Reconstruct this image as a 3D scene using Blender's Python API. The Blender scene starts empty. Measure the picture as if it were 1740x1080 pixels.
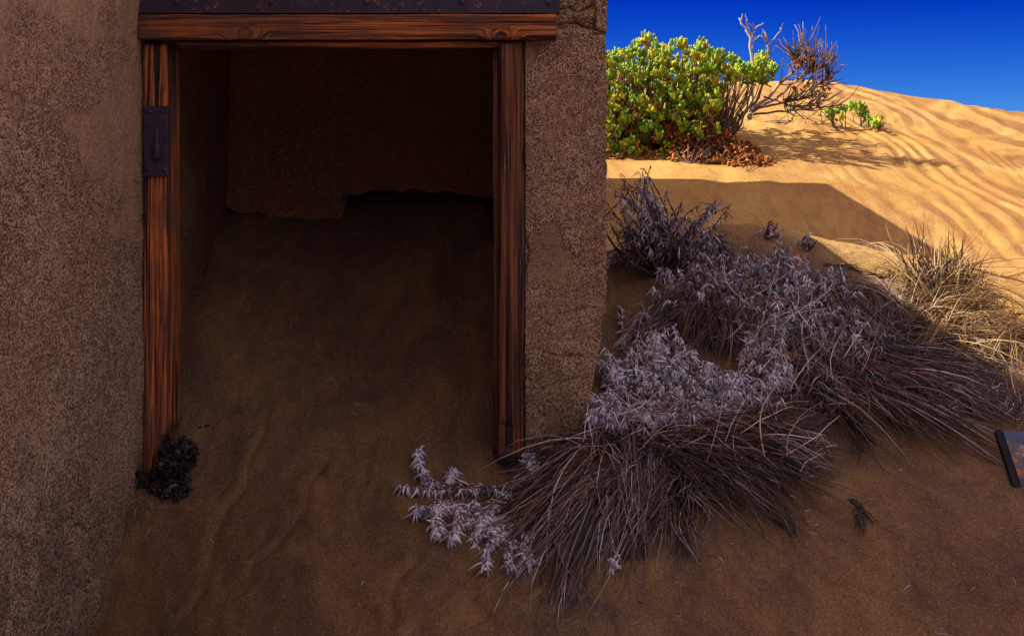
import bpy, math, random
import numpy as np
from mathutils import Vector
C = bpy.context.scene.collection
rng = np.random.default_rng(7)
PI = math.pi
# ------------------------------------------------------------------ camera
F = 2400.0; CX = 870.0; HY = 250.0          # focal length in photo pixels, optical column, eye-level row
cam_d = bpy.data.cameras.new('camera'); cam = bpy.data.objects.new('camera', cam_d); C.objects.link(cam)
cam.location = (0, 0, 0); cam.rotation_euler = (PI/2, 0, 0)
cam_d.sensor_width = 36; cam_d.lens = F/1740*36
cam_d.shift_y = -(540-HY)/1740; cam_d.clip_start = .05; cam_d.clip_end = 2000
bpy.context.scene.camera = cam
# ------------------------------------------------------------------ sun and sky
EL, AZ = math.radians(43), math.radians(5)
SUN = Vector((-math.cos(EL)*math.cos(AZ), math.cos(EL)*math.sin(AZ), math.sin(EL)))
sd = bpy.data.lights.new('sun', 'SUN'); sd.energy = 4.7; sd.angle = math.radians(.5); sd.color = (1, .93, .80)
so = bpy.data.objects.new('sun', sd); C.objects.link(so); so.rotation_euler = SUN.to_track_quat('Z', 'Y').to_euler()
w = bpy.data.worlds.new('World'); bpy.context.scene.world = w; w.use_nodes = True
nt = w.node_tree; bg = nt.nodes['Background']
sky = nt.nodes.new('ShaderNodeTexSky'); sky.sky_type = 'NISHITA'; sky.sun_disc = False
sky.sun_elevation = EL; sky.sun_rotation = math.atan2(SUN.x, SUN.y)
sky.altitude = 3500; sky.air_density = 1.0; sky.dust_density = 0.0; sky.ozone_density = 3.0
def hue(sat, val):
    h_ = nt.nodes.new('ShaderNodeHueSaturation'); h_.inputs['Saturation'].default_value = sat; h_.inputs['Value'].default_value = val
    nt.links.new(sky.outputs[0], h_.inputs['Color']); return h_.outputs[0]
def tint(c, t):
    x_ = nt.nodes.new('ShaderNodeMixRGB'); x_.blend_type = 'MULTIPLY'; x_.inputs[0].default_value = 1; x_.inputs[2].default_value = (*t, 1); nt.links.new(c, x_.inputs[1]); return x_.outputs[0]
low = tint(hue(1.7, 1.0), (.012, .058, .36)); edge = tint(hue(1.5, 1.0), (.07, .20, .48)); high = tint(hue(.30, 1.0), (2.0, 1.47, 1.38))
tcw = nt.nodes.new('ShaderNodeTexCoord'); sxw = nt.nodes.new('ShaderNodeSeparateXYZ'); nt.links.new(tcw.outputs['Generated'], sxw.inputs[0])
mr = nt.nodes.new('ShaderNodeMapRange'); mr.inputs[1].default_value = .11; mr.inputs[2].default_value = .45; nt.links.new(sxw.outputs['Z'], mr.inputs[0])
gm = nt.nodes.new('ShaderNodeMixRGB'); nt.links.new(mr.outputs[0], gm.inputs[0]); nt.links.new(low, gm.inputs[1]); nt.links.new(high, gm.inputs[2])
mr2 = nt.nodes.new('ShaderNodeMapRange'); mr2.inputs[1].default_value = .015; mr2.inputs[2].default_value = .105; nt.links.new(sxw.outputs['Z'], mr2.inputs[0])
g2 = nt.nodes.new('ShaderNodeMixRGB'); nt.links.new(mr2.outputs[0], g2.inputs[0]); nt.links.new(edge, g2.inputs[1]); nt.links.new(low, g2.inputs[2]); nt.links.new(g2.outputs[0], gm.inputs[1])
nt.links.new(gm.outputs[0], bg.inputs[0]); bg.inputs[1].default_value = .11
vs = bpy.context.scene.view_settings; vs.view_transform = 'Standard'; vs.look = 'None'; vs.exposure = 1.05; vs.gamma = 1
# ------------------------------------------------------------------ numeric helpers
def at(u, v, y):
    return np.array([(u-CX)/F*y, y, -(v-HY)/F*y])
def hsh(ix, iy, iz, s):
    n = (ix*374761393 + iy*668265263 + iz*2147483647 + s*1274126177) & 0xffffffff
    n = ((n ^ (n >> 13))*1274126177) & 0xffffffff
    return ((n ^ (n >> 16)) & 0xffff)/65535.0
def vnoise(x, y, z=0., s=0):
    x, y, z = np.broadcast_arrays(np.asarray(x, float), np.asarray(y, float), np.asarray(z, float))
    ix, iy, iz = [np.floor(a).astype(np.int64) for a in (x, y, z)]
    fx, fy, fz = x-ix, y-iy, z-iz
    fx, fy, fz = [f*f*f*(f*(f*6-15)+10) for f in (fx, fy, fz)]
    r = 0
    for a in (0, 1):
        for b in (0, 1):
            for c in (0, 1):
                r = r + (fx if a else 1-fx)*(fy if b else 1-fy)*(fz if c else 1-fz)*hsh(ix+a, iy+b, iz+c, s)
    return r*2-1
def fbm(x, y, z=0., o=4, s=0):
    r = 0; a = 1.
    for i in range(o):
        r = r + a*vnoise(x*2**i, y*2**i, np.asarray(z)*2**i, s+i); a *= .5
    return r
def sstep(x, a, b):
    t = np.clip((x-a)/(b-a), 0, 1); return t*t*(3-2*t)
def rbf(pts):
    P = np.array(pts, float); n = len(P)
    def k(a, b): return np.sqrt(((a[:, None, :]-b[None, :, :])**2).sum(-1)+.05)
    A = np.zeros((n+3, n+3)); A[:n, :n] = k(P[:, :2], P[:, :2]) - 1e-3*np.eye(n)
    A[:n, n] = 1; A[:n, n+1:] = P[:, :2]; A[n, :n] = 1; A[n+1:, :n] = P[:, :2].T
    s = np.linalg.solve(A, np.concatenate([P[:, 2], [0, 0, 0]]))
    def f(x, y):
        x = np.asarray(x, float); sh = x.shape; q = np.stack([x.ravel(), np.asarray(y, float).ravel()], 1)
        out = np.empty(len(q))
        for i in range(0, len(q), 20000):
            qq = q[i:i+20000]; out[i:i+20000] = k(qq, P[:, :2])@s[:n] + s[n] + qq@s[n+1:]
        return out.reshape(sh)
    return f
# ------------------------------------------------------------------ sand heights
front = [at(*a) for a in [(160,1080,3.49),(205,940,3.72),(250,800,4.0),(400,1080,3.3),(700,1080,3.15),(1100,1080,3.1),
    (1400,1040,3.15),(500,900,3.66),(700,850,3.8),(840,780,4.02),(600,790,3.98),(1740,900,3.35),(1740,1080,2.95),(1000,900,3.6),(1250,900,3.55),(1500,880,3.5)]]
front += [(-1.1,2.9,-1.38),(-1.0,2,-1.55),(0,2,-1.4),(1,2,-1.32),(2.5,2,-1.2),(-1,0,-1.7),(0,0,-1.62),(3,0,-1.4),(0,-3,-1.7),(4,-3,-1.5),(2.2,3.2,-.88),(3.2,3.2,-.8)]
inn = [at(*a) for a in [(330,540,4.53),(360,430,4.9),(385,372,5.15),(480,376,5.15),(580,376,5.15),(620,362,5.2),(680,343,5.3),(830,343,5.3),
    (600,600,4.45),(450,500,4.7),(700,500,4.68),(820,640,4.3),(820,450,4.8)]] + [(-.8,5.9,-.3),(-.2,5.9,-.25),(-.5,6.3,-.5),(-1,6.3,-.5),(.1,4.6,-.55),(.1,5.3,-.3)]
outp = [at(*a) for a in [(1030,465,5.1),(1100,425,5.2),(1200,389,5.2),(1280,384,5.2),(1360,396,5.2),(1500,422,5.2),(1740,484,5.1),(2000,560,5.0),
    (1000,716,4.0),(1040,560,4.6),(1200,600,4.5),(1200,760,4.02),(1100,800,3.9),(1400,700,4.1),(1400,540,4.6),(1600,560,4.55),(1600,700,4.05),(1740,650,4.15),
    (1030,412,6.1),(1030,303,7.5),(1415,308,7.5),(1200,303,7.5),(1740,345,7.5),(1690,463,6.0),(1850,430,6.4),
    (1030,225,9),(1200,222,9),(1400,225,9),(1740,262,9),(1030,150,11),(1200,141,11),(1300,138,11),(1410,143,11),(1560,170,11),(1740,198,11),(2100,255,11)]]
outp += [(.85,6.0,-.52),(1.2,6.0,-.53),(1.6,5.9,-.53),(.5,12,.35),(2,12,.35),(4,12,-.1),(1,13.5,-.3),(4,13.5,-.5),(0,16,-1.2),(5,16,-1.3),(6,8,-.7),(6,4,-1.0),(9,9,-1.3),(-5,14,-1),(-6,8,-1.2)]
f_in = rbf(front+inn); f_out = rbf(front+outp)
def sand_base_exact(x, y):
    x = np.asarray(x, float); y = np.asarray(y, float)
    W = sstep(x, .08, .25)*1.0
    W = np.where((y > 6.5), 1.0, W)
    W = W*(1) + 0
    z = f_in(x, y)*(1-W) + f_out(x, y)*W
    r = np.sqrt((x-1)**2+(y-6)**2)
    far = -1.9 + .5*fbm(x*.05, y*.05, 0, 3, 90)
    k = sstep(r, 9, 20)
    return z*(1-k) + far*k
_gx = np.arange(-2.5, 9, .02); _gy = np.arange(2, 13, .02); _G = None
def sand_base(x, y):
    global _G
    if _G is None: _G = sand_base_exact(*np.meshgrid(_gx, _gy))
    x, y = np.broadcast_arrays(np.asarray(x, float), np.asarray(y, float))
    fx = np.clip((x+2.5)/.02, 0, len(_gx)-1.001); fy = np.clip((y-2)/.02, 0, len(_gy)-1.001); i = fx.astype(int); j = fy.astype(int); fx = fx-i; fy = fy-j
    return (_G[j, i]*(1-fx)+_G[j, i+1]*fx)*(1-fy) + (_G[j+1, i]*(1-fx)+_G[j+1, i+1]*fx)*fy
def dune_band(x, y):
    wx = x + .55*fbm(x*.75, y*.38, 0, 3, 21) + .09*fbm(x*2.6, y*1.0, 0, 2, 27); wy = y + .5*vnoise(x*.7, y*.4, 0, 25)
    ph = wx*30 + 6.5*np.sin(wy*1.1+wx*1.3) + 2.0*wy + 5*vnoise(x*1.5, y*.75, 0, 28)
    s_ = np.sin(ph); return np.sign(s_)*np.abs(s_)**.8, wx, wy
def seg_dist(px, pz, poly):
    d = np.full(np.shape(px), 9.)
    for (a, b), (c2, e) in zip(poly[:-1], poly[1:]):
        vx, vz = c2-a, e-b; t = np.clip(((px-a)*vx+(pz-b)*vz)/(vx*vx+vz*vz+1e-12), 0, 1)
        d = np.minimum(d, np.hypot(px-a-t*vx, pz-b-t*vz))
    return d
folds = [[(660,470),(610,560),(590,640),(540,760)], [(480,620),(455,700),(420,790),(370,900),(320,1040)], [(640,760),(615,840),(600,900)], [(560,760),(500,860),(440,960),(400,1080)],
         [(1000,960),(900,1010),(800,1080)], [(1500,700),(1600,790),(1660,900)], [(1240,870),(1190,960),(1130,1040)], [(750,860),(690,960),(650,1080)], [(430,470),(425,560),(400,640)]]
def sand_detail(x, y):
    d = .012*fbm(x*1.7, y*1.7, 0, 3, 5)
    # slump streaks running down the near slope
    a = (x*.92+y*.38); b = (-x*.38+y*.92)
    nearw = 1-sstep(y, 5.0, 5.6)
    inside = (1-sstep(x, .0, .2))
    d += nearw*(.003*fbm(a*9+1.5*vnoise(x*2, y*2, 0, 3), b*2.2, 0, 3, 11))
    d += nearw*(.0038*fbm(x*18, y*18, 0, 3, 17) + .003*fbm(a*26, b*5, 0, 3, 13) - .006*sstep(fbm(x*7, y*7, 0, 3, 19), .55, .9))
    # wind ripples and swirling ledges on the sunlit dune
    fw = sstep(y, 5.6, 7)
    wx = x + .35*fbm(x*.8, y*.5, 0, 3, 21); wy = y + .5*fbm(x*.7, y*.7, 0, 3, 25)
    band, _, _ = dune_band(x, y)
    right = sstep(x, 1.7, 2.5)
    d += fw*(.0010+.0060*right)*band*np.clip(.6+.8*vnoise(x*1.6, y*.8, 0, 29), 0, 1.2)
    b2 = np.sin((x*.75-y*.35+.3*fbm(x*1.2, y*.6, 0, 3, 401))*42 + 3*vnoise(x*2, y, 0, 405)); d += fw*right*.004*b2*np.clip(.3-1.2*vnoise(x*1.6, y*.8, 0, 29), 0, 1)
    for k_, f_ in enumerate(folds):
        q = hits(f_)[:, :2]; dd = seg_dist(x + .03*vnoise(x*9, y*9, 0, 300+k_), y + .03*vnoise(x*9, y*9, 0, 320+k_) + .012*vnoise(x*35, y*35, 0, 330+k_), q)
        side = vnoise(x*3, y*3, 0, 340+k_)
        d += nearw*(-.007*np.exp(-(dd/.011)**2) + .003*np.exp(-((dd-.03)/.02)**2))*sstep(side + .5*vnoise(x*11, y*11, 0, 360+k_), -.25, .5)
    d += fw*.004*fbm(x*9, y*5, 0, 3, 31)
    return d
def sand(x, y):
    return sand_base(x, y) + sand_detail(np.asarray(x, float), np.asarray(y, float))
def hit(u, v, lift=0., y0=2.6, y1=12.):
    ys = np.linspace(y0, y1, 700); xs = (u-CX)/F*ys; zs = -(v-HY)/F*ys
    g = sand_base(xs, ys); below = np.nonzero(zs <= g)[0]
    y = ys[below[0]] if len(below) else y1
    p = at(u, v, y); d = p/np.linalg.norm(p)
    return p - d*lift
def hits(uv, lift=0.):                         # many at once
    uv = np.atleast_2d(np.asarray(uv, float)); ys = np.linspace(2.6, 12, 500)
    X = (uv[:, :1]-CX)/F*ys; Z = -(uv[:, 1:2]-HY)/F*ys; Y = np.broadcast_to(ys, X.shape)
    G = sand_base(X, Y); idx = np.argmax(Z <= G, axis=1); y = ys[idx]
    P = np.stack([(uv[:, 0]-CX)/F*y, y, -(uv[:, 1]-HY)/F*y], 1)
    return P - P/np.linalg.norm(P, axis=1, keepdims=True)*np.reshape(lift, (-1, 1))
# ------------------------------------------------------------------ object helpers
def mesh(name, V, Fc, m, parent=None, smooth=True, attrs=None):
    V = np.asarray(V, float); me = bpy.data.meshes.new(name)
    off = np.zeros(3)
    if parent is not None:
        p = parent
        while p is not None: off += np.array(p.location); p = p.parent
    me.from_pydata((V-off).tolist(), [], Fc if isinstance(Fc, list) else Fc.tolist()); me.update()
    if smooth: me.polygons.foreach_set('use_smooth', [True]*len(me.polygons))
    for k, a in (attrs or {}).items():
        at_ = me.attributes.new(k, 'FLOAT', 'POINT'); at_.data.foreach_set('value', np.asarray(a, np.float32))
    o = bpy.data.objects.new(name, me); C.objects.link(o); me.materials.append(m)
    if parent is not None: o.parent = parent
    return o
def thing(name, label, cat, loc, group=None):
    o = bpy.data.objects.new(name, None); C.objects.link(o); o.location = [float(c) for c in loc]
    o.empty_display_size = .1
    o['label'] = label; o['category'] = cat
    if group: o['group'] = group
    return o
def tag(o, label, cat, group=None, kind=None):
    o['label'] = label; o['category'] = cat
    if group: o['group'] = group
    if kind: o['kind'] = kind
    return o
class MB:
    def __init__(s): s.V = []; s.F = []; s.A = []; s.n = 0
    def add(s, V, Fc, a=0.):
        V = np.asarray(V, float).reshape(-1, 3); s.V.append(V); s.F += [tuple(int(i)+s.n for i in f) for f in Fc]
        s.A.append(np.broadcast_to(np.asarray(a, float), (len(V),)).copy()); s.n += len(V)
    def tubes(s, P, R, k=3, var=None, flat=1., ref=None, cap=True):
        P = np.asarray(P, float); m, n, _ = P.shape; R = np.broadcast_to(R, (m, n))
        if var is None: var = rng.random(m)
        T = np.gradient(P, axis=1); T /= np.linalg.norm(T, axis=2, keepdims=True)+1e-9
        if ref is None: ref = rng.normal(size=(m, 3))
        ref = np.broadcast_to(np.asarray(ref, float), (m, 3))[:, None, :]
        S = np.cross(T, ref); S /= np.linalg.norm(S, axis=2, keepdims=True)+1e-9; B = np.cross(T, S)
        th = np.arange(k)*2*PI/k
        V = P[:, :, None, :] + R[:, :, None, None]*(np.cos(th)[:, None]*S[:, :, None, :] + flat*np.sin(th)[:, None]*B[:, :, None, :])
        base = (np.arange(m)*n*k)[:, None, None]; i = np.arange(n-1)[None, :, None]*k; j = np.arange(k)[None, None, :]; j2 = (j+1) % k
        Q = np.stack([base+i+j, base+i+j2, base+i+k+j2, base+i+k+j], -1).reshape(-1, 4)+s.n
        s.F += [tuple(q) for q in Q.tolist()]
        if cap and k > 2:
            for e in (0, n-1):
                cp = (np.arange(m)*n*k)[:, None] + e*k + np.arange(k)[None, :] + s.n
                if e == 0: cp = cp[:, ::-1]
                s.F += [tuple(q) for q in cp.tolist()]
        s.V.append(V.reshape(-1, 3)); s.A.append(np.repeat(var, n*k)); s.n += m*n*k
    def build(s, name, m, parent=None, smooth=True, key='var'):
        return mesh(name, np.concatenate(s.V), s.F, m, parent, smooth, {key: np.concatenate(s.A)})
def box(mb, x0, x1, y0, y1, z0, z1, a=0.):
    V = [(x, y, z) for x in (x0, x1) for y in (y0, y1) for z in (z0, z1)]
    mb.add(V, [(0,1,3,2),(4,6,7,5),(0,4,5,1),(2,3,7,6),(0,2,6,4),(1,5,7,3)], a)
# ------------------------------------------------------------------ materials
class M:
    def __init__(s, name, rough=.9, spec=.3):
        s.m = bpy.data.materials.new(name); s.m.use_nodes = True; s.t = s.m.node_tree
        s.b = s.t.nodes['Principled BSDF']; s.b.inputs['Roughness'].default_value = rough
        s.b.inputs['Specular IOR Level'].default_value = spec; s.h = None
    def n(s, t, **k):
        nd = s.t.nodes.new('ShaderNode'+t)
        for a, b in k.items():
            if hasattr(nd, a): setattr(nd, a, b)
            else: nd.inputs[a].default_value = b
        return nd
    def l(s, a, b): s.t.links.new(a, b)
    def pos(s, scale=(1,1,1), rot=(0,0,0)):
        g = s.n('NewGeometry'); mp = s.n('Mapping'); mp.inputs['Scale'].default_value = scale; mp.inputs['Rotation'].default_value = rot
        s.l(g.outputs['Position'], mp.inputs[0]); return mp.outputs[0]
    def noise(s, vec, scale, detail=4, rough=.6, dist=0.):
        nd = s.n('TexNoise'); nd.inputs['Scale'].default_value = scale; nd.inputs['Detail'].default_value = detail
        nd.inputs['Roughness'].default_value = rough; nd.inputs['Distortion'].default_value = dist
        s.l(vec, nd.inputs['Vector']); return nd.outputs['Fac']
    def vor(s, vec, scale, feat='F1', out='Distance'):
        nd = s.n('TexVoronoi'); nd.feature = feat; nd.inputs['Scale'].default_value = scale; s.l(vec, nd.inputs['Vector']); return nd.outputs[out]
    def ramp(s, fac, stops):
        nd = s.n('ValToRGB'); cr = nd.color_ramp
        while len(cr.elements) < len(stops): cr.elements.new(.5)
        for e, (p, c) in zip(cr.elements, stops):
            e.position = p; e.color = (c, c, c, 1) if not hasattr(c, '__len__') else (*c, 1)
        s.l(fac, nd.inputs[0]); return nd.outputs[0]
    def mix(s, fac, a, b, mode='MIX'):
        nd = s.n('MixRGB'); nd.blend_type = mode
        for i, v in ((0, fac), (1, a), (2, b)):
            if isinstance(v, bpy.types.NodeSocket): s.l(v, nd.inputs[i])
            elif hasattr(v, '__len__'): nd.inputs[i].default_value = (*v, 1)
            else: nd.inputs[i].default_value = v if i == 0 else (v, v, v, 1)
        return nd.outputs[0]
    def math(s, op, a, b=0.):
        nd = s.n('Math'); nd.operation = op
        for i, v in ((0, a), (1, b)):
            if isinstance(v, bpy.types.NodeSocket): s.l(v, nd.inputs[i])
            else: nd.inputs[i].default_value = v
        return nd.outputs[0]
    def attr(s, name): nd = s.n('Attribute'); nd.attribute_name = name; return nd.outputs['Fac']
    def col(s, c):
        if isinstance(c, bpy.types.NodeSocket): s.l(c, s.b.inputs['Base Color'])
        else: s.b.inputs['Base Color'].default_value = (*c, 1)
    def bump(s, h, strength=.5, dist=.01):
        nd = s.n('Bump'); nd.inputs['Strength'].default_value = strength; nd.inputs['Distance'].default_value = dist
        s.l(h, nd.inputs['Height'])
        if s.h: s.l(s.h, nd.inputs['Normal'])
        s.h = nd.outputs[0]; s.l(s.h, s.b.inputs['Normal'])
def sand_mat():
    m = M('sand', .95, .15); p = m.pos()
    big = m.noise(p, 1.3, 4, .6, .6)
    c = m.ramp(big, [(.3, (.46,.23,.05)), (.5, (.60,.34,.08)), (.72, (.68,.43,.125))])
    st = m.noise(m.pos((5,.9,3), (0,0,.5)), 1.6, 5, .65, 1.2)
    c = m.mix(m.ramp(st, [(.45, 0.), (.62, .5)]), c, (.34,.135,.045))
    sw = m.n('TexWave'); sw.inputs['Scale'].default_value = .55; sw.inputs['Distortion'].default_value = 9; sw.inputs['Detail'].default_value = 3
    sw.inputs['Detail Scale'].default_value = .7; m.l(m.pos((1,.6,1),(0,0,.3)), sw.inputs['Vector'])
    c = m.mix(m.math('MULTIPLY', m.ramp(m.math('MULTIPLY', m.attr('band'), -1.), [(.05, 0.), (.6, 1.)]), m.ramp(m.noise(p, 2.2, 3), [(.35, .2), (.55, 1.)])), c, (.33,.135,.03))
    sp = m.vor(p, 330); sv = m.vor(p, 330, out='Color')
    pick = m.math('MULTIPLY', m.math('LESS_THAN', sp, .33), m.math('GREATER_THAN', m.math('MULTIPLY', sv, m.noise(p, 2.2, 3)), .40))
    c = m.mix(pick, c, (.8,.62,.42))
    near = m.math('SUBTRACT', 1., m.attr('sunlit_tone'))  # building's shade put into the sand colour; far dune and sunlit ridge stay bright
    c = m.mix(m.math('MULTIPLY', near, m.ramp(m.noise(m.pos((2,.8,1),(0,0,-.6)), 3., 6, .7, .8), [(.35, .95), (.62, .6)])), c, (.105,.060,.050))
    g = m.noise(p, 230, 4, .8)
    c = m.mix(m.ramp(g, [(.40, .8), (.49, 0.)]), c, (.10,.05,.025))
    c = m.mix(m.ramp(g, [(.55, 0.), (.64, .5)]), c, (.62,.42,.25))
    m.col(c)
    m.bump(m.noise(p, 14, 5, .7, .3), .6, .016); m.bump(m.noise(m.pos((2.2,.8,1),(0,0,-.55)), 22, 5, .75, .6), .55, .010); m.bump(m.noise(p, 150, 4, .8), 1., .007); return m.m
def wall_mat(name, sc=(1,1,1), tint=(1,1,1)):
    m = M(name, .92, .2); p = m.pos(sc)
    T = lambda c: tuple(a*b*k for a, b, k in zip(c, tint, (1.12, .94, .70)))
    big = m.noise(p, 2.6, 5, .62, .5)
    c = m.ramp(big, [(.34, T((.28,.18,.11))), (.5, T((.40,.265,.17))), (.66, T((.50,.34,.22)))])
    g = m.noise(p, 150, 5, .9)
    c = m.mix(m.ramp(g, [(.42, .95), (.49, 0.)]), c, T((.045,.028,.016)))
    c = m.mix(m.ramp(g, [(.53, 0.), (.60, .75)]), c, (.62,.46,.33))
    sv = m.vor(p, 290, out='Color'); sp = m.vor(p, 290)
    pk = m.math('MULTIPLY', m.math('LESS_THAN', sp, m.math('ADD', m.math('MULTIPLY', m.noise(p, 35, 4), .6), .26)), m.math('GREATER_THAN', m.math('MULTIPLY', sv, m.math('ADD', m.noise(p, 4, 3), .15)), .29))
    plast = m.attr('plaster')
    notp = m.math('SUBTRACT', 1., plast)
    c = m.mix(m.math('MULTIPLY', pk, m.math('SUBTRACT', 1., m.math('MULTIPLY', plast, .85))), c, T((.95,.80,.64)))
    pl = m.ramp(m.noise(m.pos((1,.6,.35)), 5, 6, .7, .8), [(.36, (.10,.072,.040)), (.46, (.21,.145,.078)), (.56, (.31,.205,.11)), (.68, (.39,.26,.14))])
    c = m.mix(m.math('MULTIPLY', plast, .5), c, pl)
    c = m.mix(m.attr('dirt'), c, (.035,.022,.02))
    c = m.mix(m.math('MULTIPLY', m.attr('stone'), m.ramp(m.noise(p, 12, 5, .7), [(.42, .15), (.55, 1.)])), c, (.55,.22,.05))
    m.col(c)
    m.bump(m.noise(p, 30, 5, .75), .8, .014)
    h = m.mix(notp, 0., g); m.bump(h, 1., .02)
    m.bump(m.math('MULTIPLY', m.math('SUBTRACT', .5, sp), notp), .8, .004); return m.m
def wood_mat(name, axis, orange=.5, seed=0., grey=.3, knots=()):
    m = M(name, .75, .35)
    s1 = [34,34,34]; s1[axis] = .9; s2 = [150,150,150]; s2[axis] = 3
    g = m.n('NewGeometry'); ad = m.n('VectorMath'); ad.operation = 'ADD'; ad.inputs[1].default_value = (seed, seed*2, seed*.7); m.l(g.outputs['Position'], ad.inputs[0])
    src = ad.outputs[0]; rings = []
    for kc in knots:                       # grain flows round each knot
        sb = m.n('VectorMath'); sb.operation = 'SUBTRACT'; m.l(g.outputs['Position'], sb.inputs[0]); sb.inputs[1].default_value = kc
        scv = m.n('VectorMath'); scv.operation = 'MULTIPLY'; m.l(sb.outputs[0], scv.inputs[0]); scv.inputs[1].default_value = (.55, 0, 1) if axis == 0 else (1, 0, .55)
        ln_ = m.n('VectorMath'); ln_.operation = 'LENGTH'; m.l(scv.outputs[0], ln_.inputs[0])
        mr_ = m.n('MapRange'); mr_.interpolation_type = 'SMOOTHSTEP'; mr_.inputs[1].default_value = 0; mr_.inputs[2].default_value = .045; mr_.inputs[3].default_value = 1.; mr_.inputs[4].default_value = 0; m.l(ln_.outputs['Value'], mr_.inputs[0])
        of = m.n('CombineXYZ'); m.l(m.math('MULTIPLY', mr_.outputs[0], .045), of.inputs[2 if axis == 0 else 0])
        a2 = m.n('VectorMath'); a2.operation = 'ADD'; m.l(src, a2.inputs[0]); m.l(of.outputs[0], a2.inputs[1]); src = a2.outputs[0]; rings.append(ln_.outputs['Value'])
    def mp(sc): nd = m.n('Mapping'); nd.inputs['Scale'].default_value = sc; m.l(src, nd.inputs[0]); return nd.outputs[0]
    n1 = m.noise(mp(s1), 1.3, 6, .65, .7); n2 = m.noise(mp(s2), 1., 4, .7, .3)
    o1 = (.56*orange+.05, .155*orange+.03, .02*orange+.018)
    c = m.ramp(n1, [(.34, (.012,.007,.006)), (.45, (.08,.025,.010)), (.53, o1), (.60, (.26,.085,.03)), (.70, (.03,.015,.012))])
    c = m.mix(m.ramp(n2, [(.36, .9), (.5, 0.)]), c, (.015,.008,.007))
    c = m.mix(m.ramp(n2, [(.6, 0.), (.72, grey)]), c, (.48,.36,.30))
    big = m.noise(mp([3,3,3]), 1.5, 3, .5)
    c = m.mix(m.ramp(big, [(.45, 0.), (.62, .6)]), c, (.10,.055,.04))
    for r_ in rings:
        rg = m.math('SINE', m.math('MULTIPLY', r_, 1500.)); ins = m.math('LESS_THAN', r_, .0115)
        c = m.mix(ins, c, m.ramp(m.math('ADD', m.math('MULTIPLY', rg, .5), .5), [(.2, (.02,.008,.004)), (.7, (.36,.09,.02))]))
    m.col(c); m.bump(n1, .9, .014); m.bump(n2, .9, .006); return m.m
def flat_mat(name, stops, rough=.7, spec=.3, bumpsc=0, trans=0.):
    m = M(name, rough, spec)
    cc = m.ramp(m.attr('var'), stops)
    if trans: cc = m.mix(m.ramp(m.noise(m.pos(), 7, 3, .6), [(.44, 0.), (.60, trans)]), cc, m.mix(1., cc, (.80,.52,.34), 'MULTIPLY'))
    m.col(cc)
    if bumpsc: m.bump(m.noise(m.pos(), bumpsc, 3), .5, .003)
    return m.m
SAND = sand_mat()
WALL = wall_mat('rendered_wall', (1,1,1)); WALL_IN = wall_mat('rusty_shaded_inner_wall', (1,1,1), (.62,.46,.36)); WALL_L = wall_mat('rendered_wall_side', (1,.55,1), (.95,.95,.95))  # inner wall is rusty, its tint also darkened to stand for the room's shade
m = M('rusty_steel', .55, .5); p = m.pos()
c = m.ramp(m.noise(p, 9, 5, .7), [(.4, (.018,.010,.022)), (.6, (.035,.02,.035)), (.75, (.06,.03,.03))])
fl = m.math('MULTIPLY', m.math('GREATER_THAN', m.noise(p, 95, 5, .8, 1.), .60), m.math('GREATER_THAN', m.noise(p, 11, 3), .49))
m.col(m.mix(fl, c, (.42,.17,.07))); m.bump(m.noise(p, 70, 4, .7), .4, .004); STEEL = m.m
m = M('hinge_iron', .6, .5); p = m.pos(); m.col(m.ramp(m.noise(p, 40, 4), [(.35, (.022,.012,.03)), (.7, (.05,.028,.05))])); m.bump(m.noise(p, 120, 3), .5, .003); IRON = m.m
W_HEAD = wood_mat('weathered_header_wood', 0, 1.05, 0, .35, [(-.745,3.93,.304), (-.03,3.93,.299)]); W_LEFT = wood_mat('weathered_orange_wood', 2, 1.35, 3, .35); W_RIGHT = wood_mat('weathered_grey_wood', 2, .36, 8.3, .85); W_DARK = wood_mat('dark_wood', 2, .18, 5, .1)
LEAF_GREY = flat_mat('grey_leaf', [(0, (.03,.024,.024)), (.3, (.13,.115,.13)), (.5, (.36,.34,.42)), (.60, (.76,.73,.79)), (1, (.96,.94,.91))], .8, .2, 0, .45)
STEM_DARK = flat_mat('dark_stem', [(0, (.035,.02,.015)), (.6, (.10,.055,.035)), (1, (.26,.19,.17))], .85, .2)
GRASS = flat_mat('dry_grass', [(0, (.014,.010,.010)), (.42, (.05,.032,.026)), (.54, (.22,.095,.028)), (.62, (.16,.12,.115)), (.80, (.36,.31,.33)), (.93, (.85,.77,.70))], .5, .45, 0, .75)  # palest straws carry the sheen as colour
GRASS_LIT = flat_mat('straw_grass', [(0, (.02,.008,.004)), (.42, (.09,.038,.012)), (.65, (.27,.14,.04)), (1, (.62,.46,.26))], .6, .35)
SUCC = flat_mat('succulent_leaf', [(0, (.05,.15,.010)), (.40, (.13,.27,.010)), (.68, (.33,.42,.012)), (.9, (.55,.50,.03)), (1, (.50,.20,.02))], .45, .4)
DRYLEAF = flat_mat('dried_leaf', [(0, (.02,.008,.004)), (.35, (.10,.035,.010)), (.65, (.28,.09,.015)), (1, (.50,.24,.06))], .7, .2)
TWIG = flat_mat('bleached_twig', [(0, (.07,.04,.025)), (.5, (.25,.17,.12)), (1, (.55,.46,.40))], .8, .2)
CHAR = flat_mat('rotten_wood', [(0, (.012,.009,.009)), (.7, (.05,.034,.026)), (1, (.13,.09,.07))], .7, .3, 80)
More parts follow.
